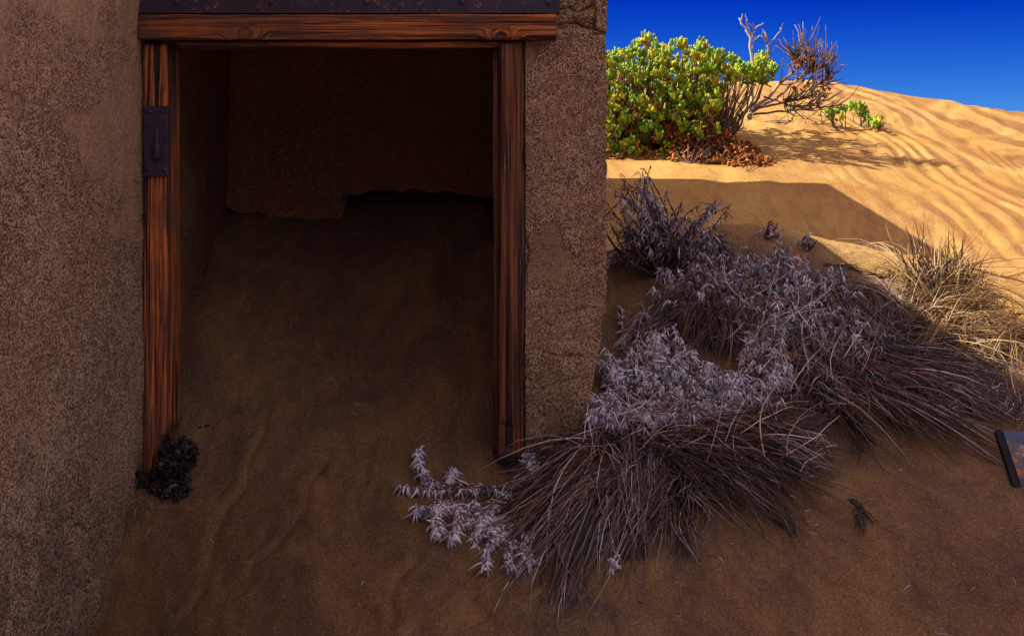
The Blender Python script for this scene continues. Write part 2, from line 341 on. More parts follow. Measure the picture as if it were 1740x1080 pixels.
# ------------------------------------------------------------------ sand sheet
def spaced(parts):
    out = [np.arange(a, b, s) for a, b, s in parts]; return np.unique(np.round(np.concatenate(out), 5))
xs = spaced([(-300,-40,20),(-40,-6,2),(-6,-1.6,.25),(-1.6,-1.1,.05),(-1.1,2.2,.009),(2.2,4.6,.013),(4.6,5,.05),(5,9,.15),(9,40,2),(40,301,20)])
ys = spaced([(-200,-20,15),(-20,0,1),(0,2.6,.1),(2.6,5.4,.009),(5.4,12,.03),(12,16,.12),(16,60,2),(60,500,20)])
X, Y = np.meshgrid(xs, ys); Z = sand_base_exact(X, Y) + sand_detail(X, Y); nx, ny = len(xs), len(ys)
idx = np.arange(nx*ny).reshape(ny, nx)
Q = np.stack([idx[:-1, :-1], idx[:-1, 1:], idx[1:, 1:], idx[1:, :-1]], -1).reshape(-1, 4)
g = mesh('sand', np.stack([X, Y, Z], -1).reshape(-1, 3), Q, SAND, attrs={'band': (dune_band(X, Y)[0]*sstep(Y, 5.6, 7)*(.12+.88*sstep(X, 1.5, 2.4))).ravel(), 'sunlit_tone': sstep(Y + .8*np.clip(X-.6, 0, 3) + .12*fbm(X*2, Y*2, 0, 3, 150), 5.1, 5.65).ravel()}); g['kind'] = 'structure'
g['label'] = 'wind-blown sand filling the doorway and rising into a dune'
# ------------------------------------------------------------------ building
def subdiv(a, b, s): return np.linspace(a, b, max(2, int(abs(b-a)/s)+1))
def block(name, xr, yr, zr, sx, sy, sz, mat_, parent, disp=.004, fn=None):
    """closed block from stacked horizontal loops; xr, yr, zr are lists of sample coordinates"""
    xr, yr, zr = map(np.asarray, (xr, yr, zr))
    loop = [(x, yr[0], 0, -1) for x in xr] + [(xr[-1], y, 1, 0) for y in yr[1:]] + [(x, yr[-1], 0, 1) for x in xr[::-1][1:]] + [(xr[0], y, -1, 0) for y in yr[::-1][1:-1]]
    L = np.array(loop); n = len(L); nz = len(zr)
    PX = np.broadcast_to(L[:, 0], (nz, n)).copy(); PY = np.broadcast_to(L[:, 1], (nz, n)).copy(); PZ = np.broadcast_to(zr[:, None], (nz, n)).copy()
    NX = np.broadcast_to(L[:, 2], (nz, n)); NY = np.broadcast_to(L[:, 3], (nz, n))
    d = disp*fbm(PX*5, PY*5, PZ*5, 4, 40) + disp*.4*fbm(PX*40, PY*40, PZ*40, 2, 47)
    at_ = {'plaster': np.zeros((nz, n)), 'dirt': np.zeros((nz, n)), 'stone': np.zeros((nz, n))}
    if fn: PX, PY, PZ, d = fn(PX, PY, PZ, NX, NY, d, at_)
    PX = PX + NX*d; PY = PY + NY*d
    V = np.stack([PX, PY, PZ], -1).reshape(-1, 3)
    i = np.arange(nz-1)[:, None]*n; j = np.arange(n)[None]; j2 = (j+1) % n
    Fq = np.stack([i+j, i+j2, i+n+j2, i+n+j], -1).reshape(-1, 4).tolist()
    Fq.append(list(range(n))[::-1]); Fq.append([(nz-1)*n+k for k in range(n)])
    o = mesh(name, V, Fq, mat_, parent, True, {k: v.ravel() for k, v in at_.items()})
    me = o.data
    for pi in (len(Fq)-1, len(Fq)-2): me.polygons[pi].use_smooth = False
    return o
def pz(u, v, y=4.0): a = at(u, v, y); return a[0], a[2]
bld = thing('ruined_building', 'ruined rendered building with an open wooden doorway half filled by blown sand', 'building', (-.5, 4.2, -1.7))
# --- right door pier and side wall
cracks = [([(893,402),(899,425),(893,470)], .006), ([(950,535),(975,528),(1005,523),(1032,528)], .0035), ([(893,660),(915,662),(950,650),(985,640)], .004),
          ([(925,600),(955,606),(985,604)], .004), ([(1005,0),(1012,22),(1010,50),(1032,56)], .010), ([(945,15),(965,12),(985,20),(1005,10)], .012),
          ([(945,42),(975,38),(1000,46),(1010,52)], .012), ([(1008,57),(1034,58)], .008), ([(893,160),(930,175),(925,230),(900,260)], .0015),([(893,752),(930,748),(960,742)],.004)]
cr3 = [([pz(u, v) for u, v in c], dpt) for c, dpt in cracks]
def pier_fn(PX, PY, PZ, NX, NY, d, at_):
    v = HY-PZ*600
    # the outer arris: coping proud at the top, a broken bite low down
    xr = .267 + .004*(v < 57) - .012*sstep(v, 528, 536) - .045*sstep(v, 560, 720) + .003*vnoise(PZ*30, 0, 0, 3) + .0015*vnoise(PZ*110, 0, 0, 4)
    k = sstep(PX, .2, .267); PX = PX + k*(xr-.267)
    fr = (NY < -.5)
    for poly, dep in cr3:
        wob = .003*vnoise(PX*60, PZ*60, 0, 9)
        dd = seg_dist(PX+wob, PZ+wob, poly); g_ = np.exp(-(dd/.0035)**2)*fr
        d = d - dep*g_; at_['dirt'] = np.maximum(at_['dirt'], .7*np.exp(-(dd/.0022)**2)*fr*min(1, dep/.008))
    up = fr*sstep(-v, -52, -47)*sstep(-(PX), -.238, -.232)*sstep(PX, .12, .125)
    d = d - up*(.012 + .012*vnoise(PX*22, PZ*40, 0, 71))
    at_['stone'] = up*sstep(vnoise(PX*18, PZ*50, 0, 73), -.1, .5)*.6
    rec = fr*np.exp(-((PX-.15)/.03)**2-((v-478)/18)**2)*0
    at_['plaster'] = fr*sstep(fbm(PX*9, PZ*6, 0, 4, 55), .45, .6)*.8
    at_['dirt'] = np.maximum(at_['dirt'], fr*.45*sstep(v, 640, 760)*(1-sstep(vnoise(PX*14, PZ*14, 0, 60), .2, .7)))
    return PX, PY, PZ, d
zs_ = np.concatenate([subdiv(-1.7, -1., .1)[:-1], subdiv(-1., .44, .0035)])
block('door_pier', subdiv(.037, .267, .0035), np.concatenate([subdiv(4., 4.1, .02)[:-1], subdiv(4.1, 5.34, .08)]), zs_, 0, 0, 0, WALL, bld, .003, pier_fn)
# --- projecting wall on the left
def plane_pt(u, v): y = -1.04*F/(u-CX); return y, -(v-HY)/F*y
lcr = [([plane_pt(*q) for q in c], dpt) for c, dpt in [([(0,905),(45,930),(80,915),(120,870),(150,905),(170,895),(178,890)], .012),
     ([(90,1080),(95,1000),(70,940),(60,915)], .012), ([(0,1040),(40,1060),(70,1050),(130,995),(165,990)], .012), ([(140,830),(175,880),(172,930),(150,960)], .010), ([(120,975),(105,1080)], .009),
     ([(0,320),(20,318),(30,335),(60,345)], .004), ([(25,165),(45,180),(40,230),(55,255)], .003), ([(180,540),(182,640),(170,720)], .003)]]
def side_fn(PX, PY, PZ, NX, NY, d, at_):
    fr = (NX > .5)
    u = CX + F*PX/np.maximum(PY, .5); v = HY - F*PZ/np.maximum(PY, .5)
    PX = PX - .012*sstep(PZ, -.9, .42) + .004
    for poly, dep in lcr:
        wob = .008*vnoise(PY*30, PZ*30, 0, 9)
        wob = wob + .02*vnoise(PY*9, PZ*9, 0, 19); dd = seg_dist(PY+wob, PZ+wob, poly)
        d = d - dep*.7*np.exp(-(dd/.006)**2)*fr*(.3+.7*sstep(vnoise(PY*7, PZ*7, 0, 20), -.5, .3)); at_['dirt'] = np.maximum(at_['dirt'], .5*np.exp(-(dd/.005)**2)*fr)
    # smooth float-finish coat surviving at the top, with a ragged lower edge
    yy = PY; edge = -(-.0)  # lower edge of the coat: a diagonal in the wall's own plane
    ez = np.interp(yy, [2.4, 2.87, 3.05, 3.3, 3.6, 4.0], [.17, .12, .06, -.02, -.12, -.26])
    co = sstep(PZ - ez - .07*fbm(yy*6, PZ*9, 0, 5, 33), -.02, .015)
    holes = sstep(fbm(yy*3.2, PZ*6, 0, 5, 133), -.1, .5)
    plas = fr*co*(1-holes*.9); at_['plaster'] = plas
    patch = fr*np.exp(-(((yy-3.56)/.05)**2+((PZ+.64)/.025)**2)**2); at_['plaster'] = np.maximum(at_['plaster'], patch)
    d = d + .003*plas
    bulge = fr*sstep(-PZ, .8, 1.3)*.02*fbm(PY*4, PZ*4, 0, 3, 66); d = d + bulge
    at_['dirt'] = np.maximum(at_['dirt'], fr*.5*sstep(-PZ + .2*fbm(PY*2, PZ*2, 0, 3, 64), .55, 1.35)*(.7+.3*vnoise(PY*5, PZ*5, 0, 65)))
    at_['dirt'] = np.maximum(at_['dirt'], fr*.4*sstep(-PZ + .25*fbm(PY*3, PZ*3, 0, 3, 61), .72, 1.1)*sstep(fbm(PY*6, PZ*6, 0, 3, 62), -.3, .4))
    chip = fr*np.exp(-((PY-4.0)/.03)**2)*(PZ > .36)*.012; d = d - chip
    return PX, PY, PZ, d
ysw = np.concatenate([subdiv(-1.2, 2.6, .2)[:-1], subdiv(2.6, 3.995, .006)])
zsw = np.concatenate([subdiv(-1.9, -1.45, .1)[:-1], subdiv(-1.45, .55, .006)[:-1], subdiv(.55, 1.7, .1)])
block('projecting_wall', subdiv(-1.4, -1.04, .08), ysw, zsw, 0, 0, 0, WALL_L, bld, .004, side_fn)
# --- inner left wall, back wall with its broken foot, roof, rear block
def inner_fn(PX, PY, PZ, NX, NY, d, at_):
    fr = NX > .5; p_ = sstep(fbm(PY*4, PZ*3, 0, 4, 81), -.1, .05)*sstep(PZ, -.6, -.1); at_['plaster'] = fr*p_*.4; return PX, PY, PZ, d + .006*p_*fr
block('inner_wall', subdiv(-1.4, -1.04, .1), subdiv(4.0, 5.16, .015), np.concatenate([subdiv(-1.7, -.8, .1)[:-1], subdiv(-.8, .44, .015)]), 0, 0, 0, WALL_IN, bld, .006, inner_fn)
bx_ = subdiv(-1.38, .036, .009); bz = subdiv(0, 1, .009)
BU = lambda x: CX + x/5.16*F
def foot(x):
    u = BU(x); v = np.interp(u, [380, 430, 480, 560, 576, 583, 587, 610, 650, 700, 760, 840], [352, 362, 372, 378, 380, 372, 336, 328, 324, 322, 325, 334])
    return -(v-HY)/F*5.16 + .009*vnoise(x*25, 0, 0, 8) + .005*vnoise(x*90, 0, 0, 9)
XX, TT = np.meshgrid(bx_, bz); B0 = foot(XX); ZZ = B0 + (.44-B0)*TT
dd_ = .012*fbm(XX*5, ZZ*5, 0, 4, 91) + .006*fbm(XX*20, ZZ*20, 0, 3, 92)
n1, n2 = XX.shape; ii = np.arange(n1*n2).reshape(n1, n2)
q1 = np.stack([ii[:-1, :-1], ii[:-1, 1:], ii[1:, 1:], ii[1:, :-1]], -1).reshape(-1, 4); N = n1*n2
Vf = np.stack([XX, 5.16-dd_, ZZ], -1).reshape(-1, 3); Vb = np.stack([XX, np.full_like(XX, 5.34), ZZ], -1).reshape(-1, 3)
per = list(ii[0]) + list(ii[1:, -1]) + list(ii[-1, ::-1][1:]) + list(ii[::-1, 0][1:-1])
q3 = [[int(per[k]), int(per[k])+N, int(per[(k+1) % len(per)])+N, int(per[(k+1) % len(per)])] for k in range(len(per))]
pla = sstep(fbm(XX*4, ZZ*4, 0, 4, 97), -.3, .6).ravel()*.3
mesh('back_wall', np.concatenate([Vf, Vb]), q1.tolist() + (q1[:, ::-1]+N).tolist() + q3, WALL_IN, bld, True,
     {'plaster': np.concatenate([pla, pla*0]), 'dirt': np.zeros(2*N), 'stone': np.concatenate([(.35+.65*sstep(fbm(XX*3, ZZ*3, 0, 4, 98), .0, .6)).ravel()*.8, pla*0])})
b = MB(); box(b, -1.4, .03, 4.02, 5.34, .445, .50); b.build('porch_roof', WALL, bld, False)
b = MB(); box(b, -1.4, -1.045, 4.0, 4.44, .52, 1.7); b.build('projecting_wall_top', WALL_L, bld, False)
b = MB(); box(b, -1.045, .27, 4.03, 4.16, .385, .443); b.build('door_head', WALL, bld, False)
b = MB(); box(b, -3.2, .262, 5.36, 5.5, .442, 1.04)       # rear block seen only by its shadow and from the side
box(b, -3.2, -3.05, 5.5, 7.4, -1.7, 1.04); box(b, .1, .262, 5.5, 7.5, -1.7, 1.04); box(b, -3.05, .1, 7.35, 7.5, -1.7, 1.04)
box(b, -3.2, -1.4, 5.36, 5.5, -1.7, .44); box(b, .1, .2625, 5.345, 5.499, -1.7, .441); b.build('rear_wall', WALL, bld, False)
b = MB(); box(b, -3.24, .275, 5.33, 7.54, 1.042, 1.10); b.build('roof_slab', WALL, bld, False)
# --- steel lintel
b = MB(); box(b, *([pz(231,0)[0], pz(950,0)[0]]), 3.955, 4.02, pz(0,24)[1], .62); box(b, pz(231,0)[0], pz(950,0)[0], 3.945, 3.955, pz(0,25.5)[1], pz(0,20)[1])
st = b.build('steel_lintel', STEEL, bld, False)
st['label'] = 'dark rusty steel lintel across the top of the doorway'
def bolt(px, pzv, y, r, m_, par, name='bolt', h=.006):
    b = MB(); th = np.arange(12)*2*PI/12; rings = [(r, 0), (r, .5), (r*.75, .85), (r*.3, 1)]
    V = [(px+rr*math.cos(t), y-h*hh, pzv+rr*math.sin(t)) for rr, hh in rings for t in th]
    Fc = [(i*12+j, i*12+(j+1) % 12, (i+1)*12+(j+1) % 12, (i+1)*12+j) for i in range(3) for j in range(12)] + [tuple(range(36, 48))]
    b.add(V, Fc, .3); return b.build(name, m_, par)
for u in (300, 460, 622, 785, 932): bolt(*pz(u, 4, 3.95), 3.956, .008, IRON, st, 'bolt')
# --- wooden door frame
def plank(name, x0, x1, y0, y1, z0, z1, axis, m_, amp=.003, end0=None, end1=None, seed=0, par=bld, res=.0028):
    """board with real grain grooves on its faces; axis 0 runs in x, 2 runs in z; end0/end1 ragged ends"""
    if axis == 2: a0, a1, c0, c1 = z0, z1, x0, x1
    else: a0, a1, c0, c1 = x0, x1, z0, z1
    cs = subdiv(c0, c1, res); ls = subdiv(a0, a1, .02); n = len(cs); bev = .004
    L = [(c, y0, -1) for c in cs] + [(c1, y, 0) for y in subdiv(y0+.004, y1, .01)] + [(c, y1, 1) for c in cs[::-1][1:]] + [(c0, y, 0) for y in subdiv(y1-.004, y0+.004, .01)[:-0 or None]]
    L = np.array(L); k = len(L); m_l = len(ls)
    T = np.linspace(0, 1, m_l)[:, None]; cc = np.broadcast_to(L[:, 0], (m_l, k)); yy = np.broadcast_to(L[:, 1], (m_l, k)); ty = np.broadcast_to(L[:, 2], (m_l, k))
    s0 = a0 + (end0(cc, yy) if end0 is not None else 0*cc); s1 = a1 + (end1(cc, yy) if end1 is not None else 0*cc)
    al = s0 + (s1-s0)*T
    wv = .006*vnoise(al*3+seed, cc*8, yy*8, seed)
    gr = fbm((cc+wv)*110, al*2.2, yy*110, 3, 200+seed)
    gr = -np.clip(-gr-.05, 0, 1)
    edge = np.minimum(cc-c0, c1-cc); round_ = .004*np.exp(-edge/.003)
    y = yy + np.where(ty == -1, -amp*gr*1.6 + round_, 0)
    c_ = cc + np.where(ty == 0, np.sign(cc-(c0+c1)/2)*amp*.5*gr, 0) + .0015*vnoise(al*6, 0, 0, seed+5)
    V = np.stack([c_, y, al], -1) if axis == 2 else np.stack([al, y, c_], -1)
    i = np.arange(m_l-1)[:, None]*k; j = np.arange(k)[None]; j2 = (j+1) % k
    Q = np.stack([i+j, i+j2, i+k+j2, i+k+j], -1).reshape(-1, 4).tolist() + [list(range(k))[::-1], [(m_l-1)*k+t for t in range(k)]]
    if axis == 0: Q = [q[::-1] for q in Q]
    return mesh(name, V.reshape(-1, 3), Q, m_, par, True)
hd = plank('door_header', pz(240,0)[0], pz(944,0)[0], 3.935, 4.02, pz(0,71)[1]+.002, pz(0,28)[1], 0, W_HEAD, .003, seed=3)
hd['label'] = 'orange brown header board with grain and a knot'
plank('header_stop', pz(306,0)[0], pz(847,0)[0], 3.962, 4.03, pz(0,83)[1], pz(0,73)[1], 0, W_HEAD, .002, seed=9)
def rag_left(c, y):   # broken foot, stepping up on its inner side
    t = (c-(-1.037))/.07
    return np.interp(t, [0, .45, .5, .55, .7, 1], [0, .012, .075, .10, .115, .13]) + .008*vnoise(c*160, 0, 0, 77)
jl = plank('door_jamb', pz(248,0)[0], pz(289,0)[0], 3.968, 4.125, pz(0,803)[1], pz(0,77)[1], 2, W_LEFT, .003, end0=rag_left, seed=21)
jl['label'] = 'orange brown jamb with the hinge plate and a rotted foot'
def rag_right(c, y):
    t = (c-pz(846,0)[0])/.075; return -.0+.02*np.abs(t-.4)+.01*vnoise(c*120, y*60, 0, 78)
jr = plank('door_jamb', pz(848,0)[0], pz(890,0)[0], 3.962, 4.05, pz(0,777)[1], pz(0,74)[1], 2, W_RIGHT, .004, end0=rag_right, seed=41)
jr['label'] = 'grey brown split jamb with a blackened foot'
plank('jamb_stop', pz(838,0)[0], pz(849,0)[0], 3.99, 4.08, pz(0,775)[1], pz(0,82)[1], 2, W_DARK, .002, end0=rag_right, seed=51)
# overlay splinter missing piece: a thinner board face that stops short above the foot
plank('jamb_face', pz(850,0)[0], pz(872,0)[0], 3.955, 3.966, pz(0,713)[1], pz(0,76)[1], 2, W_RIGHT, .003, end0=lambda c, y: .006*vnoise(c*200, 0, 0, 5), seed=61)
# blackened foot of the right jamb
b = MB(); th = np.arange(16)*2*PI/16; c0 = at(865, 772, 4.0)
V = []; rr = [(.036,.03),(.038,.012),(.037,-.006),(.030,-.022),(.016,-.032),(.004,-.036)]
for i, (r, dz) in enumerate(rr):
    for t in th: V.append((c0[0]+r*math.cos(t)*(1+.12*vnoise(math.cos(t)*3, math.sin(t)*3, i*.7, 4)), 4.0+r*1.1*math.sin(t), c0[2]+dz+.004*vnoise(t*2, i, 0, 6)))
b.add(V, [(i*16+j, i*16+(j+1) % 16, (i+1)*16+(j+1) % 16, (i+1)*16+j)[::-1] for i in range(5) for j in range(16)] + [tuple(range(16)), tuple(range(80, 96))[::-1]], .5)
ft = b.build('rotted_foot', CHAR, bld); ft['label'] = 'black rotted stump under the right jamb'
# hinge
b = MB(); x0, z0 = pz(245, 300, 3.96); x1, z1 = pz(286, 180, 3.96); box(b, x0, x1, 3.958, 3.967, z0, z1); hp = b.build('hinge_plate', IRON, bld, False)
bv = hp.modifiers.new('bevel', 'BEVEL'); bv.width = .002; bv.segments = 2
hp['label'] = 'dark iron hinge plate screwed to the left jamb'
for u, v in ((253,190),(277,190),(253,289),(279,289)): bolt(*pz(u, v, 3.958), 3.9585, .0065, STEEL, hp, 'screw', .003)
b = MB(); P = [at(266, v, 3.948) for v in (211, 214, 240, 247, 248, 252, 268, 272)]; b.tubes([P], [[.002,.0045,.006,.007,.0115,.012,.0115,.005]], 14, ref=(0,1,0)); b.build('hinge_pin', IRON, hp)
# ------------------------------------------------------------------ rotten debris and small things on the sand
def rotten_heap(name, us, lab):
    o = None; b = MB()
    for (u, v, n, su, sv) in us:
        for k in range(n):
            aa, rr2 = rng.random()*2*PI, 1.9*rng.random()**.6*(1+.15*math.sin(3*u)); uu, vv = u+su*rr2*math.cos(aa), v+sv*rr2*math.sin(aa)
            p = hit(uu, vv, .01+.02*rng.random())
            if p[1] > 3.98: p = at(uu, vv, 3.90 + .03*rng.random())
            a = rng.normal(size=3); a /= np.linalg.norm(a); c2 = np.cross(a, rng.normal(size=3)); c2 /= np.linalg.norm(c2); s = .006+.009*rng.random()
            t = np.linspace(-1, 1, 5)[:, None]; pts = p + a*t*s + c2*(1-t*t)*s*.7
            b.tubes(pts[None], np.array([[.3,1,1.1,.9,.2]])*.0055*(.6+rng.random()), 6, flat=.4, var=np.array([rng.random()**2]))
    o = b.build(name, CHAR); return o
h = rotten_heap('debris_heap', [(303,772,330,19,17),(290,822,260,18,13),(296,797,120,14,12),(265,812,60,8,10)], '')
tag(h, 'crumbled heap of black rotten wood at the foot of the left door jamb', 'debris')
h = rotten_heap('debris_scrap', [(240,815,50,3.5,9)], ''); tag(h, 'small dark crumb pile between left wall and door jamb', 'debris')
spots = [(339,648,'dark clod inside the doorway, nearest the left jamb and uppermost', .014,2),(394,655,'dark clod on the doorway sand, set apart furthest right of the left jamb', .011,1),(350,708,'oval dark clod just above the black heap by the left jamb', .012,1),
         (341,726,'tiny dark crumb above the black rotten heap', .009,1),(352,723,'dark crumb just right of the tiny one above the rotten heap', .008,1),(357,771,'dark crumb on the sand beside the rotten heap', .009,1)]
for u, v, lab, r, n in spots:
    p = hit(u, v, .003); b = MB(); th = np.arange(8)*2*PI/8; V = []
    for i, ph in enumerate(np.linspace(.15, PI-.15, 6)):
        for t in th: V.append(p + r*np.array([math.sin(ph)*math.cos(t)*1.2, math.sin(ph)*math.sin(t), .55*math.cos(ph)])*(1+.25*vnoise(t*1.3, ph*2, u, 2)))
    b.add(V, [(i*8+j, (i+1)*8+j, (i+1)*8+(j+1) % 8, i*8+(j+1) % 8) for i in range(5) for j in range(8)] + [tuple(range(8)), tuple(range(40, 48))[::-1]], .3)
    tag(b.build('clod', CHAR), lab, 'clod', 'dark clods on the doorway sand')
# leaning glass pane at the right edge, its reflections painted as colour
m = M('painted_reflection', .35, .5)
tc = m.n('TexCoord').outputs['Object']; sx = m.n('SeparateXYZ'); m.l(tc, sx.inputs[0]); zz_ = sx.outputs['Z']
nz_ = m.math('ADD', zz_, m.math('MULTIPLY', m.math('SUBTRACT', m.noise(tc, 14, 4), .5), .09))
c = m.ramp(m.math('ADD', m.math('MULTIPLY', nz_, 2.2), .5), [(0, (.02,.012,.03)), (.50, (.03,.015,.03)), (.56, (.34,.12,.02)), (.64, (.34,.14,.03)), (.67, (.24,.17,.10)), (.78, (.26,.19,.12)), (.81, (.008,.04,.16)), (.95, (.02,.12,.40))])
cell = m.vor(tc, 70, 'DISTANCE_TO_EDGE'); band = m.math('MULTIPLY', m.math('LESS_THAN', cell, .07), m.math('GREATER_THAN', nz_, .05))
band = m.math('MULTIPLY', band, m.math('LESS_THAN', nz_, .14)); c = m.mix(band, c, (.015,.01,.01)); c = m.mix(m.ramp(m.noise(tc, 22, 4), [(.48, 0.), (.54, .8)]), c, (.05,.04,.06)); m.col(c); REFLECTION = m.m
m = M('dark_frame', .7, .2); m.col(m.ramp(m.noise(m.pos(), 20, 4), [(.4, (.004,.004,.008)), (.7, (.012,.008,.02))])); DFRAME = m.m
p0 = at(1690, 733, 3.72); pb = at(1747, 905, 3.42); pt = at(1815, 676, 3.84)
ez = (p0-pb); hgt = np.linalg.norm(ez); ez /= hgt; ex = pt-p0; ex -= ez*ex.dot(ez); wid = np.linalg.norm(ex); ex /= wid; ey = np.cross(ez, ex)
from mathutils import Matrix
pan = thing('framed_panel', 'dark framed glass panel with painted blue and tan reflections half buried at the right edge', 'panel', (p0+pb)/2 + ex*wid/2)
R3 = Matrix((ex, ey, ez)).transposed()
pan.rotation_euler = R3.to_euler()
def lp(name, m_, bx): 
    b = MB()
    for q in bx: box(b, *q)
    V = np.concatenate(b.V); o = mesh(name, V, b.F, m_, None, False); o.parent = pan; return o
hw, hh = wid/2, hgt/2
lp('panel_face', REFLECTION, [(-hw+.02, hw-.02, -.006, .004, -hh-.1, hh)])
lp('panel_frame', DFRAME, [(-hw, -hw+.016, -.008, .008, -hh-.1, hh)]); lp('panel_frame', DFRAME, [(hw-.022, hw, -.016, .012, -hh-.1, hh)])
# ------------------------------------------------------------------ plants: grass
def poly_samples(poly, n):
    poly = np.array(poly, float); lo, hi = poly.min(0), poly.max(0); out = []
    while len(out) < n:
        q = lo + rng.random(2)*(hi-lo); ins = False; j = len(poly)-1
        for i in range(len(poly)):
            if (poly[i, 1] > q[1]) != (poly[j, 1] > q[1]) and q[0] < (poly[j, 0]-poly[i, 0])*(q[1]-poly[i, 1])/(poly[j, 1]-poly[i, 1])+poly[i, 0]: ins = not ins
            j = i
        if ins: out.append(q)
    return np.array(out)
def arcs(P0, P1, h, side, n=7, sag=0.):
    """curves from P0 to P1, arching h above the sand, bowed sideways"""
    m_ = len(P0); t = np.linspace(0, 1, n)[None, :, None]
    P = P0[:, None]*(1-t) + P1[:, None]*t
    d = P1-P0; s = np.stack([-d[:, 1], d[:, 0], 0*d[:, 0]], 1)
    P = P + s[:, None]*side[:, None, None]*(t*(1-t)*4)
    P[..., 2] += (h[:, None]*(t[..., 0]*(1-t[..., 0])*4))
    wob = rng.normal(size=(m_, n, 3))*.0016; wob[:, 1:] += wob[:, :-1]; P = P + wob*np.clip(t*2, 0, 1)
    g_ = sand_base(P[..., 0], P[..., 1]) + .004
    P[..., 2] = np.maximum(P[..., 2], g_)
    return P
def poly_pick(pl, n):
    pl = np.array(pl, float) if np.ndim(pl) == 2 else np.array([pl], float)
    if len(pl) == 1: return np.repeat(pl, n, 0)
    q = rng.random(n)*(len(pl)-1); i = np.minimum(q.astype(int), len(pl)-2); f = (q-i)[:, None]; return pl[i]*(1-f)+pl[i+1]*f
def blades(mb, root, fan, n, r=.0014, h=.06, bow=.05, lift=(.0,.03), jr=12, tfrac=(.6, 1.06), var=(0, 1), k=3, rootlift=.02, wpow=1.0, per=9):
    """tufts of stiff straws: bundles run from a root to a sweep of tips, each straw a little astray, a few lying across"""
    nb = max(2, n//per); br = poly_pick(root, nb) + rng.normal(size=(nb, 2))*jr; bt = poly_pick(fan, nb); tf = rng.uniform(*tfrac, nb)[:, None]
    an = rng.normal(size=nb)*.22; dv = (bt-br)*tf; ca, sa = np.cos(an), np.sin(an); bt = br + np.stack([dv[:, 0]*ca-dv[:, 1]*sa, dv[:, 0]*sa+dv[:, 1]*ca], 1)
    bh = h*1.1*rng.random(nb)**1.3; bl = lift[0]+(lift[1]+.03-lift[0])*rng.random(nb)**2; bb = rng.normal(size=nb)*bow; bv = rng.random(nb)
    i = rng.integers(0, nb, n); L = np.linalg.norm(bt-br, axis=1)[i][:, None]
    st = rng.random(n)[:, None]**2*.45
    r0 = br[i] + (bt-br)[i]*st + rng.normal(size=(n, 2))*jr*.35; t1 = br[i] + (bt-br)[i]*rng.uniform(.75, 1.12, n)[:, None] + rng.normal(size=(n, 2))*(.07*L+1.5)
    cross = rng.random(n) < .10; a2 = rng.normal(size=n)*1.0*cross; dv = t1-r0; dv = np.where(cross[:, None], dv*.42, dv); ca, sa = np.cos(a2), np.sin(a2); t1 = r0 + np.stack([dv[:, 0]*ca-dv[:, 1]*sa, dv[:, 0]*sa+dv[:, 1]*ca], 1)
    P0 = hits(r0, rng.random(n)*rootlift + bh[i]*st[:, 0]*2); P1 = hits(t1, bl[i] + .012*rng.random(n))
    P = arcs(P0, P1, bh[i]*(.7+.5*rng.random(n)), bb[i] + rng.normal(size=n)*.03)
    R = r*(.45+1.1*rng.random(n)**1.6)[:, None]*np.array([.9, 1.05, 1, .95, .8, .6, .2])[None]
    v = np.clip(bv[i]*.4 + rng.random(n)*.7 - .05, 0, 1); v = var[0] + (var[1]-var[0])*v**wpow
    mb.tubes(P, R, k, v)
def upright(mb, uvs, n, y=None, ln=(.08,.2), spread=.5, r=.0015, jr=10, var=(0,1), lean=(0,0,1)):
    uvs = np.array(uvs, float); i = rng.integers(0, len(uvs), n); p = hits(uvs[i] + rng.normal(size=(n, 2))*jr, -.005)
    d = np.array(lean, float) + rng.normal(size=(n, 3))*spread; d /= np.linalg.norm(d, axis=1, keepdims=True); L = rng.uniform(*ln, n)[:, None]
    t = np.linspace(0, 1, 6)[None, :, None]; bend = rng.normal(size=(n, 3))*.18; bend[:, 2] -= .12
    P = p[:, None] + d[:, None]*t*L[:, None] + bend[:, None]*t*t*L[:, None]
    P[..., 2] = np.maximum(P[..., 2], sand_base(P[..., 0], P[..., 1])+.002)
    mb.tubes(P, r*(.6+.8*rng.random(n))[:, None]*np.array([1,1,.95,.8,.55,.2])[None], 3, var[0]+(var[1]-var[0])*rng.random(n))
GG = 'clumps of dry grass on the bank'
b = MB()
blades(b, [(1010,770),(1080,760),(1170,750)], [(850,850),(850,890),(870,930),(850,985),(850,1025),(920,1010),(1000,1000),(1080,960)], 1350, h=.05, var=(0,1), jr=18)
blades(b, [(960,830),(1020,850)], [(835,1000),(850,1035),(910,1025),(985,1010)], 130, h=.03, var=(.3,1), jr=12)
blades(b, [(1010,770),(1080,760),(1120,760)], [(920,765),(890,800),(850,830),(850,870)], 200, h=.04, jr=12)
blades(b, [(1150,830),(1160,800)], [(1100,960),(1150,960),(1200,950),(1240,965),(1210,900)], 130, h=.03, bow=.08, jr=9)
blades(b, [(1060,740),(1150,740),(1250,740)], [(1330,880),(1400,830),(1440,810),(1440,760),(1400,730)], 950, h=.05, jr=18, var=(0,.95))
blades(b, [(1000,740),(1100,730),(1300,710)], [(1020,800),(1130,840),(1250,820),(1350,780)], 520, h=.05, jr=26, var=(0,.7))
blades(b, [(1130,850)], [(880,800),(960,760),(1060,700),(1200,660)], 90, h=.08, jr=26, var=(.5,1))
